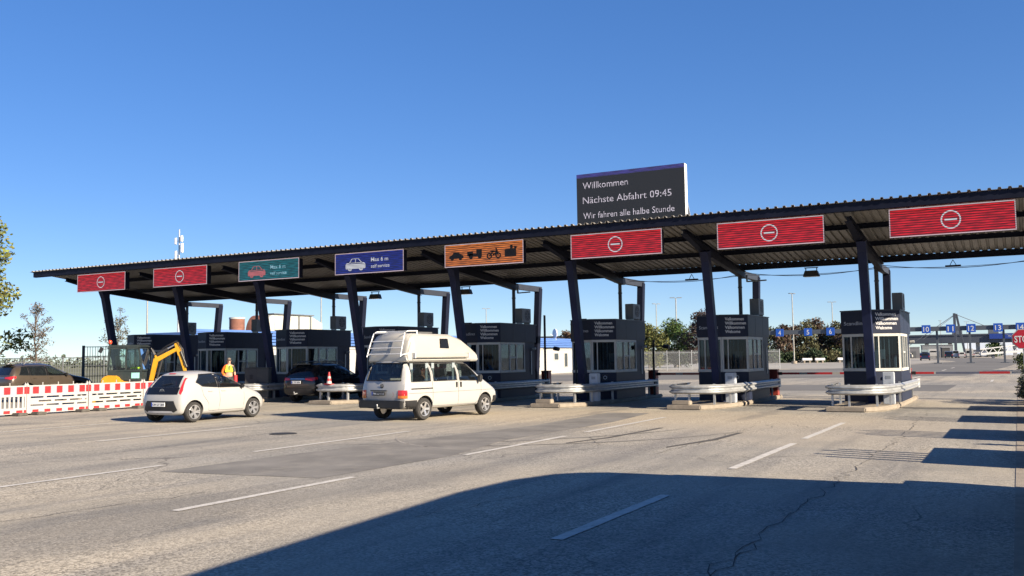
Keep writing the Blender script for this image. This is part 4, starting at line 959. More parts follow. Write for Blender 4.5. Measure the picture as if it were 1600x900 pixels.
# ---- SUVs
def suv(name, label, paint, cladding=True, rails=True, windows=None, full=True):
    t = thing(name, label, 'car')
    sts = [st((.10, .08, .05, .0, .05, .36, .40), (.32, .32, .42, .78, 1.06, 1.52, 1.60), (0, .7, .80, .84, .80, .60, 0)),
           st((.25, .25, .2, .16, .2, .50, .55), (.28, .28, .38, .78, 1.08, 1.57, 1.66), (0, .75, .87, .90, .87, .65, 0)),
           st((.9, .9, .9, .9, .9, 1.0, 1.0), (.25, .25, .35, .76, 1.07, 1.60, 1.70), (0, .78, .90, .92, .885, .67, 0)),
           st((1.9,) * 7, (.24, .24, .34, .74, 1.05, 1.61, 1.71), (0, .78, .90, .92, .89, .68, 0)),
           st((2.55, 2.55, 2.55, 2.55, 2.55, 2.35, 2.35), (.24, .24, .34, .74, 1.03, 1.57, 1.67), (0, .78, .90, .92, .89, .66, 0)),
           st((3.2, 3.2, 3.2, 3.2, 3.28, 3.2, 3.22), (.25, .25, .35, .74, 1.0, 1.07, 1.12), (0, .78, .90, .92, .88, .76, 0)),
           st((3.85,) * 7, (.27, .27, .37, .72, .94, 1.0, 1.04), (0, .76, .88, .90, .84, .66, 0)),
           st((4.3, 4.3, 4.32, 4.34, 4.3, 4.25, 4.25), (.30, .30, .40, .66, .84, .89, .92), (0, .68, .80, .82, .76, .6, 0)),
           st((4.46, 4.46, 4.48, 4.52, 4.46, 4.4, 4.4), (.33, .33, .42, .58, .72, .77, .79), (0, .56, .68, .68, .62, .5, 0))]
    B = Body(sts)
    wq = [(.50, 1.12), (.98, 1.10), (.98, 1.52), (.72, 1.50)]; wr = [(1.04, 1.10), (1.86, 1.08), (1.86, 1.54), (1.04, 1.53)]; wf = [(1.94, 1.08), (3.0, 1.06), (2.90, 1.12), (2.38, 1.49), (1.94, 1.54)]
    rg = [(-.62, 1.12), (.62, 1.12), (.54, 1.52), (-.54, 1.52)]; ws = [(-.64, 1.14), (.64, 1.14), (.54, 1.52), (-.54, 1.52)]
    cuts = [cut_x(wq), cut_x(wr), cut_x(wf), cut_y(rg, -1, .75), cut_y(ws, 2.2, 4)]
    for y in (.88, 3.52):
        for s in (-1, 1): cuts.append(cut_cyl(y, .36, .41, s * .52, s * 1.3))
    link('body', B.shell(cuts, paint), t)
    for face in ('right', 'left'):
        for p_ in (wq, wr): pane(B, t, p_, face, dglass)
        pane(B, t, wf, face, wglass)
    pane(B, t, rg, 'rear', dglass, 'rear_window', .0); pane(B, t, ws, 'front', wglass, 'windscreen', 0)
    for face, s in (('right', 1), ('left', -1)):
        for P_ in ([(.975, 1.10), (1.045, 1.10), (1.045, 1.53), (.975, 1.52)], [(1.855, 1.08), (1.945, 1.08), (1.945, 1.54), (1.855, 1.54)]):
            b = MB(); B.decal(b, P_, face, .004); b.build('door_pillar', blackg, t, 60)
        b = MB(); B.line(b, [(1.90, 1.08), (1.90, .45)], face, .007); B.line(b, [(1.0, 1.08), (1.12, .75), (1.3, .42)], face, .007); B.line(b, [(3.0, 1.04), (3.02, .45)], face, .007); b.build('door_seam', black, t)
        for y in (1.25, 2.1):
            b = MB(); h, d = B.pt((y, .96), face); b.box(h - d * .014, (.03, .18, .035)); b.build('door_handle', paint, t, bevel=.008)
        b = MB(); h, d = B.pt((2.85, 1.12), face); b.box(h - d * .12, (.20, .10, .15)); b.build('wing_mirror', black, t, bevel=.03)
        b = MB(); B.decal(b, [(s * .42, .96), (s * .84, .92), (s * .82, 1.06), (s * .42, 1.04)], 'rear', .014); B.decal(b, [(.04, .90), (.34, .98), (.36, 1.07), (.08, 1.07)], face, .012); b.build('tail_light', redlamp, t, 60)
        b = MB(); B.decal(b, [(.02, .34), (3.0, .34), (3.0, .46), (.02, .50)], face, .012); b.build('sill_cladding', black, t, 60)
        if rails: b = MB(); b.tube([(s * .66, .8, 1.62), (s * .64, .95, 1.72), (s * .64, 2.1, 1.73), (s * .66, 2.3, 1.62)], .022, 8); b.build('roof_rail', pm('rail grey', (.2, .2, .21), .4, .4), t, 40)
    b = MB(); B.decal(b, [(-.80, .36), (.80, .36), (.80, .58), (-.80, .62)], 'rear', .02); b.build('rear_bumper', black, t, 60)
    b = MB(); B.decal(b, [(-.40, .985), (.40, .985), (.40, 1.015), (-.40, 1.015)], 'rear', .016); b.build('chrome_strip', pm('chrome badge', (.7, .7, .7), .2, .9), t)
    b = MB(); b.bb((-.5, .28, 1.60), (.5, .52, 1.64)); b.build('roof_spoiler', paint, t, bevel=.015)
    for x in (-.79, .79):
        for y in (.88, 3.52): wheel(t, x, y, .35, .21, 5, True)
    b = MB(); b.bb((-.76, .3, .3), (.76, 3.9, .42)); b.bb((-.7, 2.85, .7), (.7, 3.2, 1.08)); b.bb((-.7, .4, .4), (.7, .55, 1.0)); b.build('cabin_floor', interior, t)
    seats(t, [(1.85, (-.38, .38)), (1.0, (-.38, .38))], .5, .98)
    return t, B
bpaint = pm('black car paint', (.010, .011, .014), .22, 0, .05, coat=.35)
bs, B_ = suv('sport_utility_car', 'black sport utility car with white number plate under the teal sign, seen from behind', bpaint)
plate(bs, (0, -.03, .86), 'E TP 894')
b = MB(); b.tube([(0, .05, .40), (0, -.14, .37), (0, -.15, .44)], .022, 8); b.sphere((0, -.15, .45), .03, 10, 6); b.build('tow_ball', galv, bs, 40)
bs.location = (-26.8, 30.7, .012); bs.rotation_euler = (0, 0, R(-1))
gp = pm('brown metallic paint', (.070, .054, .040), .32, .35, .06, coat=.6)
ys, B_ = suv('estate_car', 'brown sport utility car at the left edge behind the red and white barrier', gp)
b = MB(); b.tube([(.0, .9, 1.70), (-.0, .78, 1.92)], .008, 5); b.build('aerial', black, ys)
ys.location = (-42.1, 27.55, .16); ys.rotation_euler = (0, 0, R(-3))

# ---------------------------------------------------------------- people
def skin(verts, edges, rad, root=0, sub=2):
    me = bpy.data.meshes.new('p'); me.from_pydata(verts, edges, [])
    o = bpy.data.objects.new('p', me); COL.objects.link(o); md = o.modifiers.new('s', 'SKIN'); md.use_smooth_shade = True
    for i, r_ in enumerate(rad): me.skin_vertices[0].data[i].radius = (r_, r_) if not isinstance(r_, tuple) else r_
    me.skin_vertices[0].data[root].use_root = True
    o.modifiers.new('u', 'SUBSURF').levels = sub
    bpy.context.view_layer.update(); r_ = bpy.data.meshes.new_from_object(o.evaluated_get(bpy.context.evaluated_depsgraph_get())); bpy.data.objects.remove(o)
    r_.polygons.foreach_set('use_smooth', [True] * len(r_.polygons)); return r_
skinm = pm('skin tone', (.45, .25, .17), .55, 0, .05); hairm = pm('greying hair', (.14, .11, .09), .8)
hiy = pm('hi-vis yellow', (.62, .80, .03), .7, 0, .06); hio = pm('hi-vis orange', (.85, .16, .02), .7, 0, .06); darkc = pm('dark work cloth', (.05, .052, .055), .85, 0, .1)
def fingers(v, e, r_, wi, d, side, up):
    """five curled fingers from the wrist vertex wi"""
    w_ = Vector(v[wi]); d = Vector(d).normalized(); side = Vector(side).normalized(); up = Vector(up).normalized()
    palm = len(v); v.append(tuple(w_ + d * .07)); e.append((wi, palm)); r_.append((.040, .020))
    for i, (o, L) in enumerate(((-.030, .070), (-.010, .080), (.011, .074), (.030, .058))):
        a = len(v); v.append(tuple(w_ + d * .105 + side * o)); v.append(tuple(w_ + d * (.105 + L * .55) + side * o + up * .012)); v.append(tuple(w_ + d * (.105 + L * .85) + side * o + up * .04))
        e += [(palm, a), (a, a + 1), (a + 1, a + 2)]; r_ += [.0095, .009, .0078]
    a = len(v); v.append(tuple(w_ + d * .045 - side * .045 + up * .012)); v.append(tuple(w_ + d * .085 - side * .062 + up * .03)); e += [(palm, a), (a, a + 1)]; r_ += [.012, .009]
def worker():
    t = thing('person', 'worker in dark shirt with yellow vest and orange sleeve, standing behind the white hatchback', 'person')
    v = [(0, 0, .95), (0, .01, 1.12), (0, 0, 1.30), (0, 0, 1.44), (0, .01, 1.52), (0, .02, 1.60), (0, .025, 1.70),
         (.17, 0, 1.42), (.24, -.03, 1.16), (.27, .05, .93), (-.17, 0, 1.42), (-.27, -.06, 1.17), (-.16, .10, 1.00),
         (.10, 0, .90), (.12, .03, .50), (.13, 0, .09), (.14, .14, .04), (-.10, 0, .90), (-.12, .02, .50), (-.13, 0, .09), (-.14, .14, .04)]
    e = [(0, 1), (1, 2), (2, 3), (3, 4), (4, 5), (5, 6), (3, 7), (7, 8), (8, 9), (3, 10), (10, 11), (11, 12), (0, 13), (13, 14), (14, 15), (15, 16), (0, 17), (17, 18), (18, 19), (19, 20)]
    r_ = [(.15, .11), (.15, .11), (.17, .11), (.12, .09), .055, (.075, .09), (.072, .088), .065, .045, .034, .065, .045, .034, .085, .06, .042, .04, .085, .06, .042, .04]
    tv, te, tr = list(v[:]), list(e), list(r_)
    fingers(v, e, r_, 9, (.05, .12, -1), (0, 1, 0), (-1, 0, 0)); fingers(v, e, r_, 12, (.6, .5, -.3), (0, 0, 1), (.3, .6, 0))
    o = link('body', skin(v, e, r_), t); o.data.materials.append(skinm)
    def sub(name, idx, edges, grow, mat):
        m_ = {i: k for k, i in enumerate(idx)}
        rr = [tuple(x + grow for x in tr[i]) if isinstance(tr[i], tuple) else tr[i] + grow for i in idx]
        q = link(name, skin([tv[i] for i in idx], [(m_[a], m_[b]) for a, b in edges], rr), t); q.data.materials.append(mat); return q
    sub('shirt', [1, 2, 3, 7, 8], [(0 + 1, 2), (2, 3), (3, 7), (7, 8)], .018, darkc)
    tv[10] = (-.16, 0, 1.42); sub('orange_sleeve', [3, 10, 11, 12], [(3, 10), (10, 11), (11, 12)], .026, hio)
    sub('trousers', [0, 13, 14, 15, 17, 18, 19], [(0, 13), (13, 14), (14, 15), (0, 17), (17, 18), (18, 19)], .022, darkc)
    b = MB()
    for s in (-1, 1):
        b.tube([(s * .13, .02, .66), (s * .135, .015, .42)], .115, 12, .10); b.tube([(s * .135, .01, .40), (s * .14, 0, .16)], .09, 12, .08)
    b.build('yellow_trouser_legs', hiy, t, 50)
    b = MB()
    for s in (-1, 1): b.bar((s * .10, .13, 1.20), (s * .07, .12, 1.47), .14, .03, .07, .03, upv=(0, 1, 0)); b.bar((s * .12, -.12, 1.05), (s * .08, -.11, 1.46), .15, .03, .10, .03, upv=(0, 1, 0))
    b.bar((-.16, .135, 1.22), (.16, .135, 1.22), .08, .03, upv=(0, 1, 0)); b.build('vest', hiy, t, bevel=.012)
    b = MB(); b.sphere((0, .005, 1.73), .095, 14, 9, sc=(.92, 1.05, .75)); b.build('hair', hairm, t, 60)
    b = MB(); b.bb((-.07, .105, 1.675), (.07, .122, 1.705)); b.bar((-.075, .11, 1.69), (-.078, .0, 1.69), .01); b.bar((.075, .11, 1.69), (.078, .0, 1.69), .01); b.build('sunglasses', blackg, t)
    b = MB(); b.tube([(0, .112, 1.68), (0, .135, 1.645), (0, .118, 1.635)], .012, 6); b.build('nose', skinm, t, 60)
    b = MB(); b.bar((-.025, .112, 1.60), (.025, .112, 1.60), .01); b.build('mouth', pm('lip tone', (.32, .12, .09), .6), t)
    b = MB()
    for s in (-1, 1): b.sphere((s * .078, .02, 1.665), .022, 8, 6, sc=(.5, .8, 1.2))
    b.build('ear', skinm, t, 60)
    b = MB()
    for s in (-1, 1): b.bb((s * .14 - .05, -.07, 0), (s * .14 + .05, .21, .10))
    b.build('boot', black, t, bevel=.03)
    return t
wk = worker(); wk.location = (-30.25, 30.3, .15); wk.rotation_euler = (0, 0, R(-135))
wk.scale = (-1.0, 1.0, 1.0)
def driver(label, parent_loc, rz, shirt):
    t = thing('person', label, 'person', parent_loc, rz)
    v = [(0, 0, .08), (0, -.04, .25), (0, -.08, .45), (0, -.08, .56), (0, -.07, .64), (0, -.05, .73), (.19, -.07, .50), (.25, .10, .28), (.16, .34, .36), (-.19, -.07, .50), (-.25, .10, .28), (-.16, .34, .36), (.10, .10, .08), (.12, .48, .12), (.12, .55, -.20), (-.10, .10, .08), (-.12, .48, .12), (-.12, .55, -.20)]
    e = [(0, 1), (1, 2), (2, 3), (3, 4), (4, 5), (2, 6), (6, 7), (7, 8), (2, 9), (9, 10), (10, 11), (0, 12), (12, 13), (13, 14), (0, 15), (15, 16), (16, 17)]
    r_ = [(.15, .12), (.15, .11), (.15, .1), .055, (.074, .09), (.07, .085), .065, .047, .036, .065, .047, .036, .085, .065, .045, .085, .065, .045]
    tv, te, tr = list(v), list(e), list(r_)
    fingers(v, e, r_, 8, (-.2, 1, .1), (1, 0, 0), (0, 0, -1)); fingers(v, e, r_, 11, (.2, 1, .1), (-1, 0, 0), (0, 0, -1))
    o = link('body', skin(v, e, r_), t); o.data.materials.append(skinm)
    idx = [0, 1, 2, 6, 7, 9, 10]; m_ = {i: k for k, i in enumerate(idx)}
    q = link('shirt', skin([tv[i] for i in idx], [(m_[a], m_[b]) for a, b in ((0, 1), (1, 2), (2, 6), (6, 7), (2, 9), (9, 10))], [tuple(x + .02 for x in tr[i]) if isinstance(tr[i], tuple) else tr[i] + .02 for i in idx]), t); q.data.materials.append(shirt)
    idx = [0, 12, 13, 14, 15, 16, 17]; m_ = {i: k for k, i in enumerate(idx)}
    q = link('trousers', skin([tv[i] for i in idx], [(m_[a], m_[b]) for a, b in ((0, 12), (12, 13), (13, 14), (0, 15), (15, 16), (16, 17))], [tuple(x + .015 for x in tr[i]) if isinstance(tr[i], tuple) else tr[i] + .015 for i in idx]), t); q.data.materials.append(darkc)
    b = MB(); b.sphere((0, -.075, .75), .095, 14, 9, sc=(.92, 1.0, .8)); b.build('hair', hairm, t, 60)
    b = MB(); b.tube([(0, .035, .71), (0, .055, .68), (0, .035, .67)], .012, 6); b.build('nose', skinm, t, 60)
    return t
def inside(o, p): return o.matrix_world @ Vector(p)
bpy.context.view_layer.update()
p_ = inside(cv, (-.42, 2.56, .74)); driver('driver in pale blue shirt behind the camper van front side window', p_, R(-7.5), pm('pale blue shirt', (.30, .42, .58), .8))
p_ = inside(cv, (.36, 1.5, .74)); driver('passenger in light blue shirt at the camper van middle side window', p_, R(-7.5), pm('light blue shirt', (.38, .48, .62), .8))
p_ = inside(hb, (-.34, 1.45, .52)); driver('driver in a dark top inside the white hatchback', p_, R(1.5), darkc)

# ---------------------------------------------------------------- site barriers, cone, cabinet
def panel(L, kind):
    t = thing('site_barrier', '', 'site barrier', (0, 0, 0), 0, 'red and white site barrier panels')
    b = MB(); h = .025                               # local: along +y, faces +x
    b.bb((-h, 0, .06), (h, .06, 1.10)); b.bb((-h, L - .06, .06), (h, L, 1.10))
    b.bb((-h, .06, .70), (h, L - .06, 1.04)); b.bb((-h, .06, .06), (h, L - .06, .24))
    if kind == 'slot':
        n_ = 5
        for (z0, z1, off) in ((.31, .37, 0), (.45, .51, .5), (.59, .65, 0)):
            x = .06
            for i in range(4):
                c_ = .14 + (i + off) * (L - .28) / 3.5
                if c_ > x: b.bb((-h, x, z0), (h, min(c_, L - .06), z1))
                x = c_ + (L - .28) / 3.5 - .12
                if x >= L - .1: break
            if x < L - .06: b.bb((-h, x, z0), (h, L - .06, z1))
        for (z0, z1) in ((.241, .309), (.371, .449), (.511, .589), (.651, .699)): b.bb((-h, .06, z0), (h, L - .06, z1))
    else:
        b.bb((-h, .06, .241), (h, L - .06, .27)); b.bb((-h, .06, .66), (h, L - .06, .699))
        x = .16
        while x < L - .1: b.bb((-h * .6, x, .27), (h * .6, x + .07, .66)); x += .165
    b.cur = 1; n_ = 5; st_ = (L - .12) / n_
    for i in range(n_):
        y0 = .10 + i * st_ + st_ * .25
        b.bb((h - .001, y0, .745), (h + .004, y0 + st_ * .5, .995))
        b.bb((h - .001, y0, .085), (h + .004, y0 + st_ * .5, .19))
    b.bb((h - .001, .0, .745), (h + .004, .09, .995)); b.bb((h - .001, L - .09, .745), (h + .004, L, .995)); b.bb((h - .001, L - .09, .085), (h + .004, L, .19))
    b.cur = 2; b.bb((h - .002, .1, .74), (h + .002, L - .1, 1.0)); b.build('panel', [signwhite, signred, pm('reflective sheet', (.30, .315, .36), .35, .1, .05)], t)
    b = MB()
    for y in (.03, L * .25, L * .5, L * .75, L - .03): b.bb((-.012, y - .012, 1.041), (.012, y + .012, 1.14))
    b.build('peg', signwhite, t)
    for y in (.35, L - .35):
        b = MB(); b.bb((-.40, y - .18, .0), (.40, y + .18, .11)); b.build('foot', pm('recycled rubber', (.075, .07, .062), .95, 0, .3, 6, dirt=.5), t, bevel=.02)
    return t
sl = panel(2.46, 'slot'); ba = panel(2.46, 'bars')
items = [(ba, 18.68, 'barrier panel with upright bars at the left picture edge'), (sl, 21.16, 'slotted barrier panel in front of the brown car'), (None, 23.66, 'slotted barrier panel left of the white hatchback, in front of the excavator'), (None, 26.16, 'slotted barrier panel mostly hidden behind the white hatchback')]
for (o, y, lab) in items:
    if o is None: o = copy_tree(sl)
    place(o, 'red and white ' + lab, (-30.72 + (y - 21) * .0, y, .0), 0)
def cone(loc, label):
    t = thing('traffic_cone', label, 'traffic cone', loc)
    b = MB(); b.bb((-.15, -.15, 0), (.15, .15, .03)); b.build('base', signred, t, bevel=.008)
    seg = [(.115, .03, .093, .14, signwhite), (.093, .14, .075, .24, signred), (.075, .24, .058, .33, signwhite), (.058, .33, .03, .50, signred)]
    for (r0_, z0, r1_, z1, M) in seg:
        b = MB(); b.tube([(0, 0, z0), (0, 0, z1)], r0_, 18, r1_); b.build('cone_band', M, t, 40)
cone((ISL[4] - .25, 30.38, .80), 'orange and white traffic cone standing on the guard rail beside the black car')
t = thing('marker_post', 'red and white marker post in front of the dark cabinet, behind the hatchback bonnet', 'marker post', (ISL[5] + .05, 30.0, .15))
b = MB(); b.bb((-.12, -.12, 0), (.12, .12, .05)); b.build('base', black, t); b = MB(); b.tube([(0, 0, .05), (0, 0, .45)], .09, 12, .085); b.build('white_sleeve', signwhite, t, 40); b = MB(); b.tube([(0, 0, .451), (0, 0, 1.05)], .085, 12, .08); b.build('red_sleeve', signred, t, 40)
t = thing('cabinet', 'dark grey equipment cabinet on the island between worker and black car', 'cabinet', (ISL[5] + .2, 31.2, .15), R(28))
cg = pm('dark cabinet grey', (.036, .037, .038), .5, 0, .12, 2, dirt=.3)
b = MB(); b.bb((-.52, -.25, .06), (.52, .25, 1.32)); b.build('casing', cg, t, bevel=.015)
b = MB(); b.bb((-.55, -.28, 1.321), (.55, .28, 1.36)); b.build('lid', cg, t, bevel=.01); b = MB(); b.bb((-.48, -.22, 0), (.48, .22, .06)); b.build('plinth', concrete, t)
b = MB(); b.bb((-.004, -.254, .1), (.004, -.2505, 1.3)); b.bb((.05, -.27, .7), (.09, -.252, .82)); b.bb((-.3, -.262, .85), (-.16, -.252, 1.05)); b.build('door_handle', black, t)
for (k, lab) in ((1, 'grey concrete foot block on the nose of the island with the sunlit sill booth'), (2, 'broken concrete foot block under the sunlit centre right guard rail')):
    b = MB(); b.prism([(-.3, -.12), (.3, -.12), (.34, .1), (-.26, .14)], 0, .14); o = b.build('concrete_block', concrete, None, bevel=.02); o.location = (ISL[k] - .55, 30.25, .15); tag(o, lab, 'concrete block')

# ---------------------------------------------------------------- excavator
def excavator():
    t = thing('excavator', 'yellow mini excavator with dark glass cab behind the red and white barrier', 'excavator', (-32.6, 26.9, .05), R(-60)); t.scale = (.86, .86, .95)
    dk = pm('excavator dark green grey', (.022, .030, .028), .45, 0, .1, 3, dirt=.2)
    for s in (-1, 1):
        b = MB(); P = [(-1.0, .25), (-.85, .05), (.85, .05), (1.0, .25), (.85, .47), (-.85, .47)]; b.prism_x(P, s * .78 - .15, s * .78 + .15); b.build('track', rubber, t, bevel=.03)
    b = MB(); b.bb((-.62, -.6, .25), (.62, .6, .55)); b.bb((-.35, -.35, .551), (.35, .35, .66)); b.build('undercarriage', dk, t, bevel=.03)
    b = MB(); P = [(-.92, .67), (-.98, .95), (-.92, 1.16), (-.70, 1.30), (-.2, 1.28), (.0, 1.05), (.45, 1.0), (.6, .67)]; b.prism_x(P, -.72, .72); b.build('engine_cover', yellow, t, bevel=.05)
    b = MB(); b.bb((-.70, -.55, 1.06), (.52, .92, 1.50)) if 0 else b.prism_x([(-.70, 1.30), (-.1, 1.06), (.92, 1.0), (.94, 1.46), (-.72, 1.5)], -.735, .50); b.build('cab_base', dk, t, bevel=.03)
    b = MB()
    for (y, yt) in ((-.70, -.62), (.14, .16), (.92, .74)):
        for x in (-.70, .46): b.bar((x, y, 1.48), (x, yt, 2.48), .075)
    for x in (-.70, .46): b.bar((x, -.66, 1.9 if 0 else 2.47), (x, .78, 2.47), .075); b.bar((x, -.70, 1.5), (x, .93, 1.5), .07)
    for (y, z) in ((-.62, 2.47), (.76, 2.47), (.93, 1.5)): b.bar((-.70, y, z), (.46, y, z), .07)
    b.build('cab_frame', dk, t)
    b = MB(); b.prism_x([(-.74, 2.50), (-.66, 2.60), (.74, 2.60), (.88, 2.52), (.86, 2.50)], -.76, .52); b.build('cab_roof', dk, t, bevel=.03)
    gl = glass('cab glass', (.88, .97, .95), .95)
    for nm, P in (('side', [(-.66, 1.55), (.10, 1.55), (.13, 2.43), (-.58, 2.43)]), ('front', [(.18, 1.55), (.88, 1.55), (.71, 2.43), (.20, 2.43)])):
        for x in (-.70, .46): b = MB(); b.prism_x(P, x - .004, x + .004); b.build('cab_window', gl, t)
    b = MB(); b.add([(-.66, .925, 1.54), (.42, .925, 1.54), (.42, .765, 2.43), (-.66, .765, 2.43)], [(0, 1, 2, 3)]); b.build('windscreen', gl, t)
    b = MB(); b.bb((-.4, -.4, 1.5), (.15, .05, 1.62)); b.bar((-.12, -.42, 1.6), (-.12, -.5, 2.15), .46, .12, .4, .1, upv=(0, 1, 0)); b.build('seat', interior, t, bevel=.03)
    b = MB(); b.bb((.10, .02, 1.6), (.22, .22, 1.95)); b.build('bottle', pm('pale green bottle', (.35, .55, .40), .4), t); b = MB(); b.bb((-.3, .3, 1.56), (.3, .6, 1.64)); b.build('safety_vest', hiy, t, bevel=.02)
    b = MB(); b.bb((.501, .42, 1.16), (.507, .80, 1.40)); b.build('sticker', pm('pale teal sticker', (.28, .58, .50), .5, 0, .15), t)
    b = MB(); b.cyl((.2, -.72, 2.56), (.2, -.72, 2.66), .05, 12); b.build('beacon_foot', dk, t); b = MB(); b.sphere((.2, -.72, 2.73), .09, 14, 9, sc=(1, 1, 1.1)); b.build('beacon', pm('beacon orange red', (.55, .06, .02), .2, coat=.4), t, 60)
    b = MB(); b.bar((.35, -.70, 2.45), (.5, -.98, 2.42), .03); b.bar((.5, -.98, 2.50), (.52, -1.08, 2.28), .16, .04, upv=(1, 0, 0)); b.build('mirror', black, t)
    # boom, stick, bucket
    bx = .05
    b = MB(); b.bar((bx, .62, .78), (bx, 1.22, .85), .34, .30); b.bar((bx, 1.18, .75), (bx, 1.18, 1.05), .2, .26, upv=(0, 1, 0)); b.build('swing_post', dk, t, bevel=.02)
    b = MB(); b.bar((bx, 1.18, .95), (bx, 1.42, 1.98), .15, .19, .16, .22, upv=(0, 1, 0)); b.bar((bx, 1.38, 1.90), (bx, 2.44, 2.42), .16, .21, .13, .15); b.build('boom', yellow, t, bevel=.015)
    b = MB(); b.bar((bx, 1.36, 2.08), (bx, 1.46, 2.10), .13, .16); b.build('boom_bracket', yellow, t, bevel=.01)
    b = MB(); b.bar((bx, 2.36, 2.66), (bx, 2.58, 2.14), .13, .18, .14, .22, upv=(0, 1, 0)); b.bar((bx, 2.56, 2.22), (bx, 2.86, 1.28), .13, .19, .11, .13, upv=(0, 1, 0)); b.build('stick', yellow, t, bevel=.015)
    b = MB(); b.cyl((bx, 1.42, 2.14), (bx, 1.98, 2.43), .065, 12); b.build('stick_cylinder', pm('cylinder black', (.03, .03, .03), .4), t, 40); b = MB(); b.cyl((bx, 1.98, 2.43), (bx, 2.36, 2.62), .035, 10); b.build('cylinder_rod', pm('cylinder chrome', (.7, .7, .7), .15, .9), t, 40)
    b = MB(); b.cyl((bx, 1.45, 1.02), (bx, 1.72, 1.98), .05, 10); b.build('boom_cylinder', pm('cylinder black', (.03, .03, .03), .4), t, 40)
    b = MB()
    b.cyl((bx + .1, 2.62, 2.3), (bx + .1, 2.92, 1.62), .045, 10); b.build('bucket_cylinder', pm('cylinder black', (.03, .03, .03), .4), t, 40)
    b = MB(); P = [(2.86, 1.30), (2.95, .95), (2.70, .55), (2.35, .50), (2.30, .62), (2.55, .75), (2.68, 1.1)]; b.prism_x(P, bx - .28, bx + .28); b.build('bucket', dk, t, bevel=.02)
    b = MB()
    for dx, sag in ((.11, .0), (-.11, .06), (.05, .12), (-.02, .05)):
        b.tube([(bx + dx, .75, 1.3), (bx + dx, .95, 2.0 - sag), (bx + dx, 1.05, 2.42 - sag * 2), (bx + dx, 1.22, 2.45 - sag), (bx + dx, 1.38, 2.15)], .028, 6)
    for dx in (.10, -.1): b.tube([(bx + dx, 1.4, 2.15), (bx + dx, 1.9, 2.52), (bx + dx, 2.4, 2.75), (bx + dx, 2.66, 2.4), (bx + dx, 2.80, 1.7)], .018, 6)
    b.build('hydraulic_hose', black, t, 50)
    b = MB(); b.prism_x([(1.02, .05), (1.12, .05), (1.2, .42), (1.1, .42)], -.8, .8) if 0 else b.prism_x([(-1.25, .06), (-1.15, .06), (-1.12, .42), (-1.22, .42)], -.85, .85); b.build('dozer_blade', yellow, t)
    return t
excavator()

# ---------------------------------------------------------------- buildings and masts behind
wallw = pm('white cladding', (.34, .335, .32), .6, 0, .05, .5, dirt=.2, dirtcol=(.45, .42, .37)); roofb = pm('blue roof sheet', (.085, .17, .40), .45, .1, .15, .5)
t = thing('office_building', 'long low white building with blue corrugated roof behind the booths', 'building', (-47.6, 75.5, 0))
b = MB(); b.bb((-2.4, -32.5, 0), (2.6, 32.5, 2.85)); b.build('wall', wallw, t)
b = MB(); prof = []
for i in range(26): prof += [(5.35 - .0, 0)]
vs = []; fs = []; n_ = 14
for i in range(n_ + 1):                              # stepped blue louvres rising from the eave to the ridge
    pass
for i in range(5):
    z0 = 2.85 + i * .22; x0 = 2.9 - i * .35
    b.bb((x0 - .5, -32.7, z0), (x0, 32.7, z0 + .16)); 
b.bb((-2.6, -32.6, 2.86), (1.6, 32.6, 3.7)); b.build('roof', roofb, t)
b = MB(); b.bb((2.601, -32.5, 2.60), (2.66, 32.5, 2.84)); b.build('eave_board', wallw, t)
for i, y in enumerate((29.2, 25.2, 21.0, 18.5, 14, 9, 4, -2, -8, -14, -20, -26)):
    h_ = (1.0 if i % 3 == 0 else .75, 1.5 if i % 3 else .7)
    b = MB(); b.bb((2.601, y - h_[0] / 2 - .06, 2.2 - h_[1] - .06), (2.65, y + h_[0] / 2 + .06, 2.26)); w_ = b.build('window', frame_grey, t)
    b = MB(); b.bb((2.651, y - h_[0] / 2, 2.2 - h_[1]), (2.656, y + h_[0] / 2, 2.2)); b.build('pane', pm('dark office glass', (.035, .045, .05), .1), w_)
b = MB()
for i in range(44): b.bb((2.601, -31 + i * 1.4, .1), (2.608, -31 + i * 1.4 + .03, 2.6))
b.build('cladding_joint', pm('cladding joint', (.45, .44, .42), .7), t)
t = thing('satellite_dish', 'white satellite dish on the blue roof', 'satellite dish', (-46.2, 96.3, 3.7), R(-35))
b = MB(); b.sphere((0, 0, .75), .55, 18, 9, sc=(1, .25, 1)); b.build('reflector', pm('dish white', (.8, .8, .78), .5), t, 60); b = MB(); b.bar((0, .1, 0), (0, .1, .8), .08); b.bar((0, -.1, .4), (0, -.6, .7), .04); b.build('mount', galv, t)
# roof plant: big white duct and rusty stacks
ductw = pm('cream duct', (.42, .41, .36), .55, 0, .08, .8, dirt=.3, dirtcol=(.3, .27, .22)); rust = pm('rusty steel', (.20, .085, .055), .8, .1, .3, 2, dirt=.5, dirtcol=(.09, .05, .04))
t = thing('roof_duct', 'cream ventilation duct with curved rusty end on the building roof behind the booths', 'duct', (-47.6, 53, 3.7))
b = MB(); b.bb((-.6, -1.5, .3), (.6, 2.6, 1.4)); b.build('duct_run', ductw, t, bevel=.04)
b = MB(); P = [(-1.51, 1.4)] + [(-1.51 - .85 * math.sin(a), .55 + .85 * math.cos(a)) for a in [i * .196 for i in range(9)]] + [(-2.36, 0), (-1.51, 0)]; b.prism_x(P, -.59, .59); b.build('duct_bend', ductw, t)
b = MB(); b.prism_x([(2.61, 1.35), (3.8, .9), (3.8, .25), (2.61, .25)], -.55, .55); b.build('duct_taper', ductw, t)
b = MB(); P = [(-2.37, .0)] + [(-2.37 - .9 * math.sin(a), .0 + 1.35 * math.cos(a)) for a in [i * .196 for i in range(9)]]; b.prism_x(P, -.5, .5); b.build('rusty_cowl', rust, t)
b = MB(); b.bb((-.7, -1.7, 1.42), (.7, 2.7, 1.50)); b.build('duct_cover', pm('duct cover grey', (.10, .11, .11), .6), t)
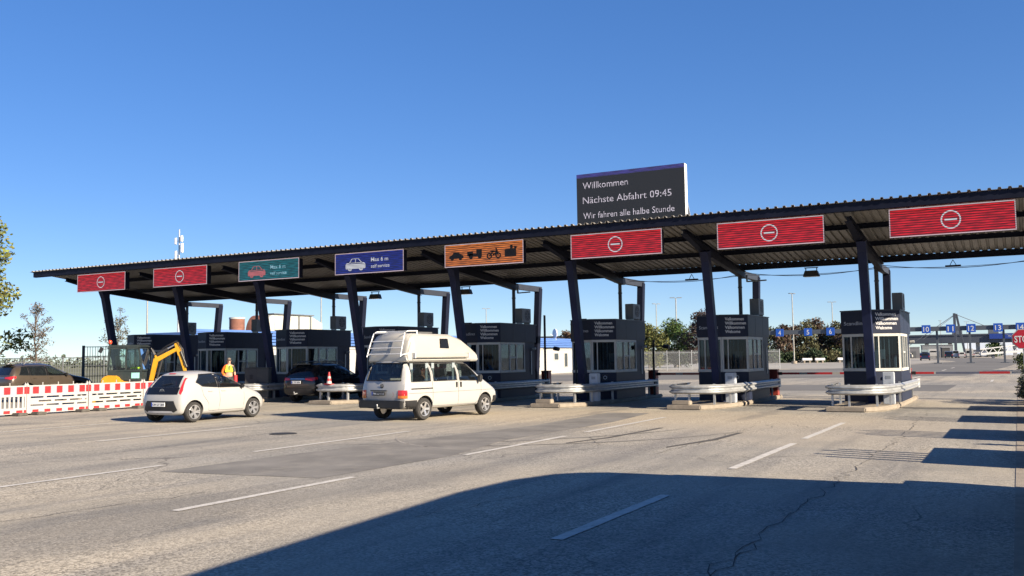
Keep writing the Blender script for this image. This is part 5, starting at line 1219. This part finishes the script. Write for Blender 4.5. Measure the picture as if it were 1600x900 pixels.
for y in (1.0, 2.3): b = MB(); b.bb((.601, y, .2), (.64, y + .15, 1.4)); b.build('flange', pm('duct cover grey', (.10, .11, .11), .6), t)
for y in (-1.2, .5, 2.2): b = MB(); b.bb((-.5, y, .0), (.5, y + .15, .3)); b.build('support', galv, t)
t = thing('chimney', 'rusty round steel stack on the building roof left of the cream duct', 'chimney', (-47.6, 48.4, 3.6))
b = MB(); b.cyl((0, 0, 0), (0, 0, 1.1), .52, 28); b.build('stack', rust, t, 40); b = MB(); b.cyl((0, 0, 1.101), (0, 0, 1.22), .55, 28); b.build('rim', ductw, t, 40); b = MB(); b.cyl((0, 0, .5), (0, 0, .54), .535, 28); b.build('band', rust, t, 40)
t = thing('radio_mast', 'thin radio mast with white antennas rising above the left part of the canopy', 'radio mast', (-102.1, 92.7, 0))
b = MB(); b.tube([(0, 0, 0), (0, 0, 20.2)], .16, 10, .09); b.build('pole', galv, t)
for (x, z, h_) in ((-.55, 16.6, 1.3), (.6, 17.6, 1.3), (-.6, 18.6, .9), (.5, 18.9, .8)):
    b = MB(); b.bb((x - .16, -.2, z - h_ / 2), (x + .16, .1, z + h_ / 2)); b.bar((x, 0, z), (0, 0, z), .06); b.build('antenna', pm('antenna white', (.75, .75, .74), .5), t, bevel=.03)
# ---- street lamps
def lamp():
    t = thing('street_lamp', '', 'street lamp', (0, 0, 0), 0, 'tall twin-head lamp posts on the port apron')
    b = MB(); b.tube([(0, 0, 0), (0, 0, 6), (0, 0, 13)], .14, 10, .08); b.build('pole', pm('lamp pole grey', (.27, .265, .24), .5, .3, .1), t, 40)
    b = MB(); b.tube([(0, 0, .0), (0, 0, .5)], .5, 10); b.build('base', concrete, t)
    for s in (-1, 1): b = MB(); b.bar((0, 0, 13.0), (s * .3, 0, 13.05), .07); b.box((s * .58, 0, 13.08), (.72, .32, .12)); b.build('lamp_head', pm('lamp head', (.13, .135, .14), .4), t)
    return t
l0 = lamp()
def polar(px, Z):                                    # ground point for a bearing (photo column) and a distance ahead
    u_ = (px - 800) / FPX; return (Z * (-math.sin(yaw) + u_ * math.cos(yaw)), Z * (math.cos(yaw) + u_ * math.sin(yaw)))
for i, (px, Z, hs, lab) in enumerate(((1056, 150, .84, 'tall lamp post in front of the round green tree'), (1025, 205, 1.0, 'farther lamp post above the yellow green tree'), (1238, 172, .98, 'tall lamp post right of blue plate 4'), (1300, 207, 1.0, 'tall lamp post beside blue plate 6'), (759, 215, 1.0, 'small far lamp post above the booth right of the camper van'),
                                      (1468, 330, .97, 'far lamp post between plates 10 and 11'), (1509, 345, .97, 'far lamp post beside the tall mast'), (229, 118, .9, 'pale lamp post left of the leftmost booth'), (501, 150, 1.0, 'thin lamp post above the black car'), (1103, 260, .95, 'faint far lamp post behind the red brown tree'))):
    o = l0 if i == 0 else copy_tree(l0); x, y = polar(px, Z); place(o, lab, (x, y, 0), R(30 + 20 * (i % 3))); o.scale = (1, 1, hs)
# ---- mesh fences
def fence(name, label, p, q, n_, h, col, post=.08, bars=14, hor=(.1, .5, .95)):
    p = Vector((*p, 0)); q = Vector((*q, 0)); t = thing(name, label, 'fence', p, math.atan2((q - p).y, (q - p).x)); L = (q - p).length
    for i in range(n_ + 1):
        b = MB(); x = L * i / n_; b.bb((x - post / 2, -post / 2, 0), (x + post / 2, post / 2, h + .05)); b.build('post', col, t)
    for i in range(n_):
        b = MB(); x0 = L * i / n_ + post / 2; x1 = L * (i + 1) / n_ - post / 2
        for k in range(1, bars): x = x0 + (x1 - x0) * k / bars; b.bb((x - .012, -.012, .06), (x + .012, .012, h))
        for f in hor: b.bb((x0, -.02, h * f - .02), (x1, .02, h * f + .02))
        b.build('mesh_panel', col, t)
    return t
anth = pm('anthracite fence', (.022, .026, .032), .5, 0, .1)
fgal = pm('galvanised fence', (.36, .37, .37), .5, .4, .12)
fence('mesh_fence', 'tall anthracite mesh fence between the brown car and the excavator', (-45.4, 34.6), (-41.2, 39.0), 2, 2.72, anth, .14, 22, (.02, .2, .4, .6, .8, .99))
fence('mesh_fence', 'lower grey mesh fence behind the brown car bonnet', (-66, 36.5), (-47, 43.5), 7, 2.2, pm('grey wire fence', (.16, .17, .17), .5, .2), .07, 16, (.02, .25, .5, .75, .99))
fence('palisade_fence', 'galvanised upright bar fence in front of the round green trees', (-47, 105.5), (-25, 113.5), 16, 2.35, fgal, .10, 13, (.12, .9))
# ---- second row gantry with lane numbers
t = thing('number_gantry', 'long grey far gantry carrying blue lane number plates', 'gantry', (-20, 160, 0))
gm = pm('far gantry grey', (.075, .088, .105), .6, 0, .1, .3)
def ray_at(px, py, y):
    dx, dy = polar(px, 1.0); return dx * y / dy
gx0, gx1 = -92, 24
b = MB(); b.bb((gx0 + 20, -.4, 5.02), (gx1 + 20, .4, 5.72)); b.build('beam', gm, t)
for px in (1168, 1324, 1462, 1513, 1566, 1640):
    b = MB(); x = ray_at(px, 0, 160) + 20; b.bb((x - .15, -.15, 0), (x + .15, .15, 5.02)); b.bb((x - .6, -.6, 0), (x + .6, .6, .12)); b.build('post', gm, t)
plateb = pm('lane plate blue', (.012, .085, .42), .5, 0, .06)
nums = {4: 1218, 5: 1262, 6: 1297, 9: 1412, 10: 1446, 11: 1484, 12: 1516, 13: 1558, 14: 1593}
for nmb, px in nums.items():
    x = ray_at(px, 0, 160); z = 5.34
    p = thing('lane_number', 'blue square lane plate with white number %d' % nmb, 'number plate', (x, 159.4, z - .62), 0, 'blue lane number plates')
    b = MB(); b.bb((-.63, 0, 0), (.63, .1, 1.25)); b.build('board', plateb, p)
    b = MB(); s_ = str(nmb); wd = .42 if len(s_) == 1 else .82; text(b, s_, (-wd / 2, -.012, .22), (1, 0, 0), 1.08, wd, .012); b.build('numeral', white_txt, p)
# ---- ferry linkspan, pylon and bridge deck far right
lk = pm('linkspan blue grey', (.055, .065, .085), .65, 0, .15, .1)
t = thing('linkspan_bridge', 'long dark far bridge deck on columns behind the queueing cars', 'bridge', (*polar(1500, 305), 0)); t.scale = (1.16, 1, 1.14)
b = MB(); b.bb((-27, -2, 4.0), (16, 6, 6.1)); b.build('deck', lk, t)
b = MB(); b.bb((-27, -2.2, 6.101), (30, -2.0, 6.5)); b.build('parapet', lk, t)
b = MB(); b.bb((7, -2.6, 5.0), (22, -2.3, 6.4)); b.build('blue_panel', pm('blue panel', (.015, .05, .26), .5), t)
b = MB(); text(b, 'Scandlines', (11.5, -2.62, 5.45), (1, 0, 0), .8, 8.0); b.build('panel_lettering', grey_txt, t)
for x in (-24, -16, -9, -3, 4, 13): b = MB(); b.bb((x - .5, 0, 0), (x + .5, 1, 4.0)); b.build('column', pm('linkspan column', (.36, .36, .35), .7), t)
for x in (-17, -1, 8): b = MB(); b.bb((x - 1.3, -1, 6.5), (x + 1.3, -.9, 8.3)); b.bb((x - .08, -.95, 6.1), (x + .08, -.85, 6.5)); b.build('signal_board', pm('signal board grey', (.13, .15, .17), .6), t)
t = thing('pylon', 'tall dark A-shaped far mast with stay cables', 'pylon', (*polar(1494, 275), 0))
b = MB(); b.bar((-.6, 0, 0), (-.6, 0, 13.0), .75, .75, .7); b.bar((1.9, 1.5, 0), (-.1, .3, 12.8), .6); b.build('leg', lk, t)
b = MB(); b.tube([(-.5, 0, 12.6), (-15, -4, 2.2)], .09, 5); b.tube([(-.1, 0, 12.6), (14, 8, 6)], .09, 5); b.tube([(-.5, 0, 12.4), (-9, -4, 5.5)], .06, 5); b.build('stay_cable', lk, t)
t = thing('passenger_walkway', 'white lattice gangway sloping up at the far right edge', 'walkway', (*polar(1528, 240), 0), R(14))
wh = pm('gangway white', (.55, .55, .53), .5, 0, .05)
b = MB(); b.bar((0, 0, 1.1), (30, 0, 3.0), 1.6, .5); b.build('deck', wh, t); b = MB(); b.bar((0, 0, 2.3), (30, 0, 5.6), .25)
for i in range(16): b.bar((i * 2, 0, 1.1 + i * .127), (i * 2 + 1, 0, 2.4 + i * .22), .14); b.bar((i * 2 + 1, 0, 2.4 + i * .22), (i * 2 + 2, 0, 1.2 + i * .127), .14)
b.build('lattice', wh, t)
for x in (3, 12, 21): b = MB(); b.bb((x - .3, -.3, 0), (x + .3, .3, 1.2 + x * .06)); b.build('column', lk, t)
for (px, Z, w1_, h_, col, lab) in ((1462, 300, 9, 3.9, (.17, .18, .19), 'pale far terminal shed under the bridge'), (1425, 285, 3.2, 3.2, (.13, .13, .14), 'dark far kiosk beside the rightmost booth'), (1475, 290, 2.2, 3.0, (.05, .05, .05), 'black far kiosk left of the dark queueing car'), (1530, 320, 10, 2.2, (.10, .11, .13), 'low dark far shed right of the white van'), (1562, 420, 30, 9, (.48, .54, .62), 'pale blue grey far ferry terminal block behind the gangway')):
    x, y = polar(px, Z); t = thing('shed', lab, 'shed', (x, y, 0), R(10))
    mt = pm('shed %d' % px, col, .7, 0, .15, .2); b = MB(); b.bb((-w1_ / 2, 0, 0), (w1_ / 2, 4, h_)); b.build('wall', mt, t)
    b = MB(); b.bb((-w1_ / 2 - .15, -.15, h_), (w1_ / 2 + .15, 4.15, h_ + .2)); b.build('roof', pm('shed roof', (.22, .23, .24), .7), t)
    b = MB(); b.bb((-.6, -.03, .05), (.6, .0, 2.1 if h_ > 2.2 else 1.8)); b.build('door', pm('shed door', (.08, .085, .09), .6), t)
# ---- far vehicles
def far_vehicle(name, label, cat, px, Z, prof, wd, paint, wins, rz, wr=.34, axles=None, rot=0):
    x, y = polar(px, Z); t = thing(name, label, cat, (x, y, 0.01), rz, None)
    b = MB(); b.prism_x(prof, -wd / 2, wd / 2); b.build('body', paint, t, bevel=.09)
    for P in wins:
        if P[0] == 'side':
            for s in (-1, 1): b = MB(); b.prism_x(P[1], s * wd / 2 - .01, s * wd / 2 + .01); b.build('side_window', blackg, t)
        else: b = MB(); b.prism_y(P[2], P[1] - .03, P[1] + .03); b.build('rear_window', blackg, t)
    L = max(p[0] for p in prof)
    for (ax, sgn) in [(a, s) for a in (axles or (L * .2, L * .8)) for s in (-1, 1)]:
        b = MB(); b.cyl((sgn * (wd / 2 - .2), ax, wr), (sgn * (wd / 2 + .01), ax, wr), wr, 16); b.build('wheel', rubber, t, 40)
    for s in (-1, 1): b = MB(); b.bb((s * (wd / 2 - .14) - .09, -.03, .75), (s * (wd / 2 - .14) + .09, .02, .98)); b.build('tail_light', redlamp, t)
    return t
boxp = [(0, .35), (0, 2.2), (.25, 2.45), (4.0, 2.45), (4.7, 1.5), (5.3, 1.1), (5.4, .35)]
carp = [(0, .3), (0, .95), (.35, 1.55), (2.3, 1.65), (3.2, 1.05), (4.3, .85), (4.4, .3)]
vanw = [('side', [(3.2, 1.4), (4.4, 1.4), (3.9, 2.1), (3.2, 2.1)]), ('rear', 0, [(-.7, 1.3), (.7, 1.3), (.65, 2.0), (-.65, 2.0)])]
carw = [('side', [(.5, 1.0), (2.9, 1.0), (2.2, 1.5), (.6, 1.5)]), ('rear', .08, [(-.6, 1.05), (.6, 1.05), (.5, 1.45), (-.5, 1.45)])]
far_vehicle('parked_car', 'dark blue far car with roof box, nearest in the queue beside the rightmost booth', 'car', 1441.5, 200, carp, 1.9, pm('dark blue far paint', (.015, .02, .045), .3, coat=.5), carw, R(3))
t = thing('roof_box', 'pale roof box on the dark blue far car', 'roof box', (*polar(1442, 200.8), 1.66), R(3)); b = MB(); b.bb((-.8, 0, .06), (.8, 2.0, .62)); b.build('shell', pm('grey green box', (.30, .36, .36), .4), t, bevel=.12); b = MB(); b.bb((-.6, .3, 0), (.6, .36, .06)); b.bb((-.6, 1.5, 0), (.6, 1.56, .06)); b.build('bar', black, t)
far_vehicle('caravan', 'white far caravan in the queue', 'caravan', 1455, 285, [(0, .4), (-.05, 1.6), (.3, 2.7), (3.8, 2.75), (4.5, 1.9), (4.4, .4)], 2.5, wpaint, [('side', [(1, 1.5), (2.5, 1.5), (2.5, 2.2), (1, 2.2)]), ('rear', 0, [(-.8, 1.5), (.8, 1.5), (.8, 2.1), (-.8, 2.1)])], R(8), axles=(2.2,))
far_vehicle('parked_car', 'black far car under the bridge left of the silver van', 'car', 1479, 262, [(p[0], p[1] * 1.15) for p in carp], 2.0, bpaint, carw, R(4))
far_vehicle('parked_van', 'silver far van right of the black queueing car', 'van', 1490, 270, [(p[0], p[1] * .85) for p in boxp], 2.0, pm('silver far paint', (.42, .44, .47), .35, .3, coat=.4), vanw, R(6))
far_vehicle('parked_van', 'tall white far van in the middle of the queue', 'van', 1511, 275, [(p[0], p[1] * 1.08) for p in boxp], 2.2, wpaint, vanw, R(7))
far_vehicle('parked_car', 'small white far car beside the foot of the mast', 'car', 1499.5, 268, carp, 1.8, wpaint, carw, R(5))
far_vehicle('parked_car', 'white far car right of the tall white van', 'car', 1523, 290, carp, 1.8, wpaint, carw, R(5))
far_vehicle('parked_car', 'white far car left of the caravan', 'car', 1423, 285, carp, 1.9, wpaint, carw, R(70))
far_vehicle('parked_car', 'grey far car behind the gantry post', 'car', 1534, 300, carp, 1.8, pm('silver far paint', (.42, .44, .47), .35, .3), carw, R(10))
far_vehicle('parked_car', 'dark blue car bonnet seen between brown car and excavator', 'car', 262, 51, carp, 1.8, pm('dark blue near paint', (.02, .03, .07), .25, coat=.7), carw, R(62))
for i, (px, Z, lab) in enumerate(((1258, 178, 'white concrete wheel stop left of the two by plate 5'), (1278, 176, 'white concrete wheel stop under plate 5'), (1313, 180, 'white concrete wheel stop right of plate 6'), (1326, 184, 'white concrete wheel stop beside the gantry post'))):
    x, y = polar(px, Z); t = thing('bollard_block', lab, 'concrete block', (x, y, 0), R(20), 'white wheel stops on the apron'); b = MB(); b.bb((-.9, -.3, .5), (.9, .3, .95)); b.build('bar', pm('white concrete', (.66, .65, .62), .8), t, bevel=.05)
    for s in (-1, 1): b = MB(); b.bb((s * .5 - .15, -.2, 0), (s * .5 + .15, .2, .5)); b.build('leg', concrete, t)

# ---------------------------------------------------------------- trees and bushes
def leafmat(name, col): return pm(name, col, .7, 0, .25, .6, island=.45, spec=.25)
def crown(clumps, per, size, flat=.75, gap=.12):
    b = MB(); vs = []; fs = []
    for (c, r_) in clumps:
        for i in range(per):
            d = Vector((random.gauss(0, 1), random.gauss(0, 1), random.gauss(0, 1))).normalized() * (random.random() ** .45) * r_
            p = Vector(c) + Vector((d.x, d.y, d.z * flat)); s = size * random.uniform(.6, 1.35)
            a = Vector((random.gauss(0, 1), random.gauss(0, 1), random.gauss(0, .8))).normalized(); q = a.cross(Vector((random.gauss(0, 1), random.gauss(0, 1), random.gauss(0, 1)))).normalized()
            o = len(vs); vs += [p - a * s, p + q * s * .5, p + a * s, p - q * s * .5]; fs.append((o, o + 1, o + 2, o + 3))
    b.add(vs, fs); return b
def tree(label, loc, H, z0, rad, n_cl, per, leaf, mat, cr=None, group=None, trunk_r=.16, branches=True, name='deciduous_tree'):
    t = thing(name, label, 'tree', loc, random.uniform(0, 6), group)
    b = MB(); lean = Vector((random.uniform(-.03, .03), random.uniform(-.03, .03), 1)); top = lean * (H * .82)
    tr = [lean * (H * .82 * i / 6) + Vector((random.uniform(-.06, .06), random.uniform(-.06, .06), 0)) * (i > 0) for i in range(7)]
    b.tube(tr, trunk_r, 8, trunk_r * .2); cl = []
    for i in range(n_cl):
        f = (i + .5) / n_cl; z = z0 + (H - z0) * f; prof_ = math.sin(math.pi * min(1, .18 + .80 * f)) ** .7
        a = i * 2.4 + random.uniform(-.4, .4); rr = rad * prof_ * random.uniform(.25, .95)
        c = Vector((math.cos(a) * rr, math.sin(a) * rr, z + random.uniform(-.3, .3)))
        cl.append((c, (cr or rad * .42) * random.uniform(.65, 1.15)))
        if branches:
            s = lean * max(z0 * .75, (z - rr * .8)); s = lean * min(s.z, H * .75)
            mid = (s + c) / 2 + Vector((0, 0, -.1 * rr)); b.tube([s, mid, c], trunk_r * .34, 5, trunk_r * .07)
            for _ in range(2):
                e_ = c + Vector((random.gauss(0, .4), random.gauss(0, .4), random.gauss(.25, .3))) * (cr or rad * .42); b.tube([mid, (mid + e_) / 2, e_], trunk_r * .14, 4, trunk_r * .04)
    b.build('trunk', bark, t, 60)
    crown(cl, per, leaf).build('crown', mat, t); return t
ly = leafmat('leaf yellow green', (.115, .125, .028)); lg = leafmat('leaf mid green', (.050, .085, .024)); lb = leafmat('leaf brown red', (.085, .058, .040)); lo = leafmat('leaf olive brown', (.080, .078, .036)); ldk = leafmat('leaf dark green', (.030, .050, .022)); lgr = leafmat('leaf dusty green', (.125, .135, .10))
x, y = polar(-32, 48); tree('large yellow green tree cut off by the left picture edge', (x, y, 0), 9.6, 1.8, 2.1, 26, 260, .11, ly, .85)
x, y = polar(58, 60); tree('slender sparse brownish tree behind the brown car', (x, y, 0), 5.7, 2.0, 1.15, 30, 42, .065, leafmat('leaf thin brown', (.085, .065, .042)), .42, trunk_r=.10)
x, y = polar(183, 68); tree('sparse small tree behind the leftmost canopy column', (x, y, 0), 5.4, 2.6, 1.15, 24, 45, .07, leafmat('leaf thin grey green', (.085, .085, .058)), .42, trunk_r=.09)
x, y = polar(1012, 124); tree('yellow green tree right of the centre right booth', (x, y, 0), 5.6, .8, 2.3, 20, 230, .17, leafmat('leaf muted yellow green', (.082, .088, .026)), 1.2)
x, y = polar(1052, 140); tree('round dark green tree behind the palisade fence', (x, y, 0), 6.3, .9, 3.3, 26, 260, .18, lg, 1.6)
x, y = polar(1096, 134); tree('dark red brown tree left of the booth with the sunlit sill', (x, y, 0), 7.6, 1.0, 2.8, 26, 220, .17, leafmat('leaf copper', (.045, .030, .028)), 1.3)
x, y = polar(884, 150); tree('small copper tree behind the blue roof', (x, y, 0), 5.6, 2, 1.6, 14, 120, .2, lb, .9)
fl = [(1205, 6.6, lo), (1222, 7.2, lb), (1241, 7.4, lb), (1259, 7.9, lo), (1276, 8.6, lb), (1291, 7.0, lo), (1306, 8.2, lo), (1323, 8.8, lb), (1341, 8.4, lo)]
desc = ['olive tree left of blue plate 4', 'red brown tree behind plate 4', 'red brown tree behind the lamp post right of plate 4', 'olive brown tree left of plate 5', 'tall red brown tree between plates 5 and 6', 'lower olive tree left of plate 6', 'olive tree right of plate 6', 'tall red brown tree behind the gantry post', 'olive tree directly left of the rightmost booth', 'low dark green tree just right of the rightmost booth']
for (px, h_, mt), d_ in zip(fl, desc):
    x, y = polar(px, 196 + random.uniform(-5, 8)); tree(d_, (x, y, 0), h_ * random.uniform(.95, 1.05), .8, 2.6, 22, 110, .26, mt, 1.35, 'trees along the far apron edge')
x, y = polar(1552, 300); tree('small green tree under the far bridge right of the white van', (x, y, 0), 4.6, .5, 2.6, 12, 90, .35, lg, 1.5)
def bush(label, loc, r_, h_, n_cl, per, leaf, mat, stretch=1.0, rz=0):
    t = thing('shrub', label, 'shrub', loc, rz); cl = []
    for i in range(n_cl):
        a = random.uniform(0, 6.28); rr = math.sqrt(random.random()) * r_ * .75; f = math.sqrt(max(.05, 1 - (rr / r_) ** 2))
        cl.append((Vector((math.cos(a) * rr, math.sin(a) * rr * stretch, random.uniform(.2, .9) * h_ * f)), r_ * .36))
    b = MB()
    for c, _ in cl: b.tube([(c.x * .25, c.y * .6, 0), (c.x * .6, c.y * .85, c.z * .6), c], .022, 5, .008)
    b.build('stem', bark, t); crown(cl, per, leaf).build('crown', mat, t); return t
for i, (px, r_, h_, mt) in enumerate(((1204, 3.0, 2.9, ldk), (1226, 2.6, 2.2, ldk), (1248, 3.0, 2.6, lo), (1268, 3.0, 2.8, ldk), (1290, 3.0, 2.6, lo), (1310, 3.0, 2.8, ldk), (1330, 2.5, 2.2, lo))):
    x, y = polar(px, 188 + (i % 3) * 3); o = bush('%s bush below the far trees, %s' % ('dark green' if mt is ldk else 'olive', ['left of plate 4', 'under plate 4', 'right of the lamp post by plate 4', 'under plate 5', 'left of plate 6', 'right of plate 6', 'by the gantry post'][i]), (x, y, 0), r_, h_, 16, 70, .26, mt); o['group'] = 'bushes along the far apron edge'
bush('rounded dark green kerb hedge below the stop sign', (.95, 92, 0), 1.55, 1.75, 50, 130, .10, leafmat('leaf hedge', (.060, .075, .022)), 6.5)
bush('grey green dusty hedge at the right edge beside the kerb', (.62, 37.2, .02), .72, 1.5, 46, 170, .055, lgr, 4.2)
# made-up planters along the pavement, boxes and rods added to throw the striped shadows
rodm = pm('rusty rod', (.16, .10, .07), .7, .2)
plt = None
for i, y in enumerate((11.2, 16.25, 21.1, 26.2, 31.4)):
    if plt is None:
        plt = thing('shadow_planter', '', 'planter', (0, 0, 0), 0, 'made-up planters casting the striped shadows')
        b = MB(); b.bb((-.25, 0, 0), (.25, 2.75, .80)); b.build('box', concrete, plt, bevel=.02); b = MB(); b.bb((-.2, .05, .801), (.2, 2.7, .81)); b.build('soil', pm('planter soil', (.06, .045, .035), .95), plt)
        for j in range(5): b = MB(); b.bar((0, .14 + j * .34, .81), (.02, .14 + j * .34, 1.64 + .12 * (j % 2)), .10); b.build('rod', rodm, plt)
        o = plt
    else: o = copy_tree(plt)
    place(o, 'made-up concrete planter with rods added for the striped shadows by the right kerb, ' + ['nearest the camera', 'second along the kerb', 'third along the kerb', 'fourth along the kerb', 'farthest along the kerb'][i], (.48, y, .025))
bush('small leafy sprig over the kerb at the right edge', (.22, 20.2, .02), .22, .55, 9, 40, .045, lg, 1.2)
# stop sign
t = thing('stop_sign', 'red octagonal stop sign cut off by the right picture edge', 'stop sign', (.17, 41.5, .02))
b = MB(); P = [(.415 * math.cos(R(22.5 + 45 * i)), 2.22 + .415 * math.sin(R(22.5 + 45 * i))) for i in range(8)]; b.prism_y(P, 0, .02); b.build('rim', signwhite, t)
b = MB(); P = [(.378 * math.cos(R(22.5 + 45 * i)), 2.22 + .378 * math.sin(R(22.5 + 45 * i))) for i in range(8)]; b.prism_y(P, -.006, -.001); b.build('face', pm('stop red', (.42, .012, .03), .45, 0, .05), t)
b = MB(); text(b, 'STOP', (-.30, -.012, 2.09), (1, 0, 0), .36, .60, .02); b.build('lettering', white_txt, t)
b = MB(); b.cyl((0, .055, 0), (0, .055, 2.6), .03, 10); b.build('post', galv, t)
# guessed coach, unseen on the right, its outline shaped to throw the big shadow
t = thing('guessed_coach', 'unseen guessed white coach beside the right kerb, shaped to throw the big shadow', 'coach', (1.55, 0, .025))
P = [(-4, .35), (-4, 2.85), (-3.8, 2.95), (4.3, 3.14), (9.4, 3.36), (10.8, 3.33), (11.7, 3.2), (12.05, 3.08), (12.35, 2.88), (13.04, 1.67), (13.9, .35)]
b = MB(); b.prism_x(P, -1.25, 1.25); b.build('body', wpaint, t, bevel=.12)
for s in (-1, 1):
    for y in (-2.5, 0, 2.5, 5, 7.5, 10): b = MB(); b.bb((s * 1.25 - .01, y - 1.1, 1.5), (s * 1.25 + .01, y + 1.1, 2.6)); b.build('side_window', blackg, t)
    for y in (-1.2, 10.8): b = MB(); b.cyl((s * 1.0, y, .5), (s * 1.27, y, .5), .5, 24); b.build('wheel', rubber, t, 40)
b = MB(); b.prism_x([(12.62, 2.40), (13.19, 1.40), (13.25, 1.40), (12.68, 2.40)], -1.1, 1.1); b.build('windscreen', blackg, t)
# far low woods at the left horizon
far = crown([(Vector((*polar(px, 420 + 40 * math.sin(px)), random.uniform(.5, 2.4))), random.uniform(3, 6)) for px in range(-60, 240, 9)], 60, .9, .7)
o = far.build('far_woods', leafmat('leaf far haze', (.10, .12, .09)), None); o['kind'] = 'stuff'; tag(o, 'low hazy line of far-off trees on the left horizon', 'woods')
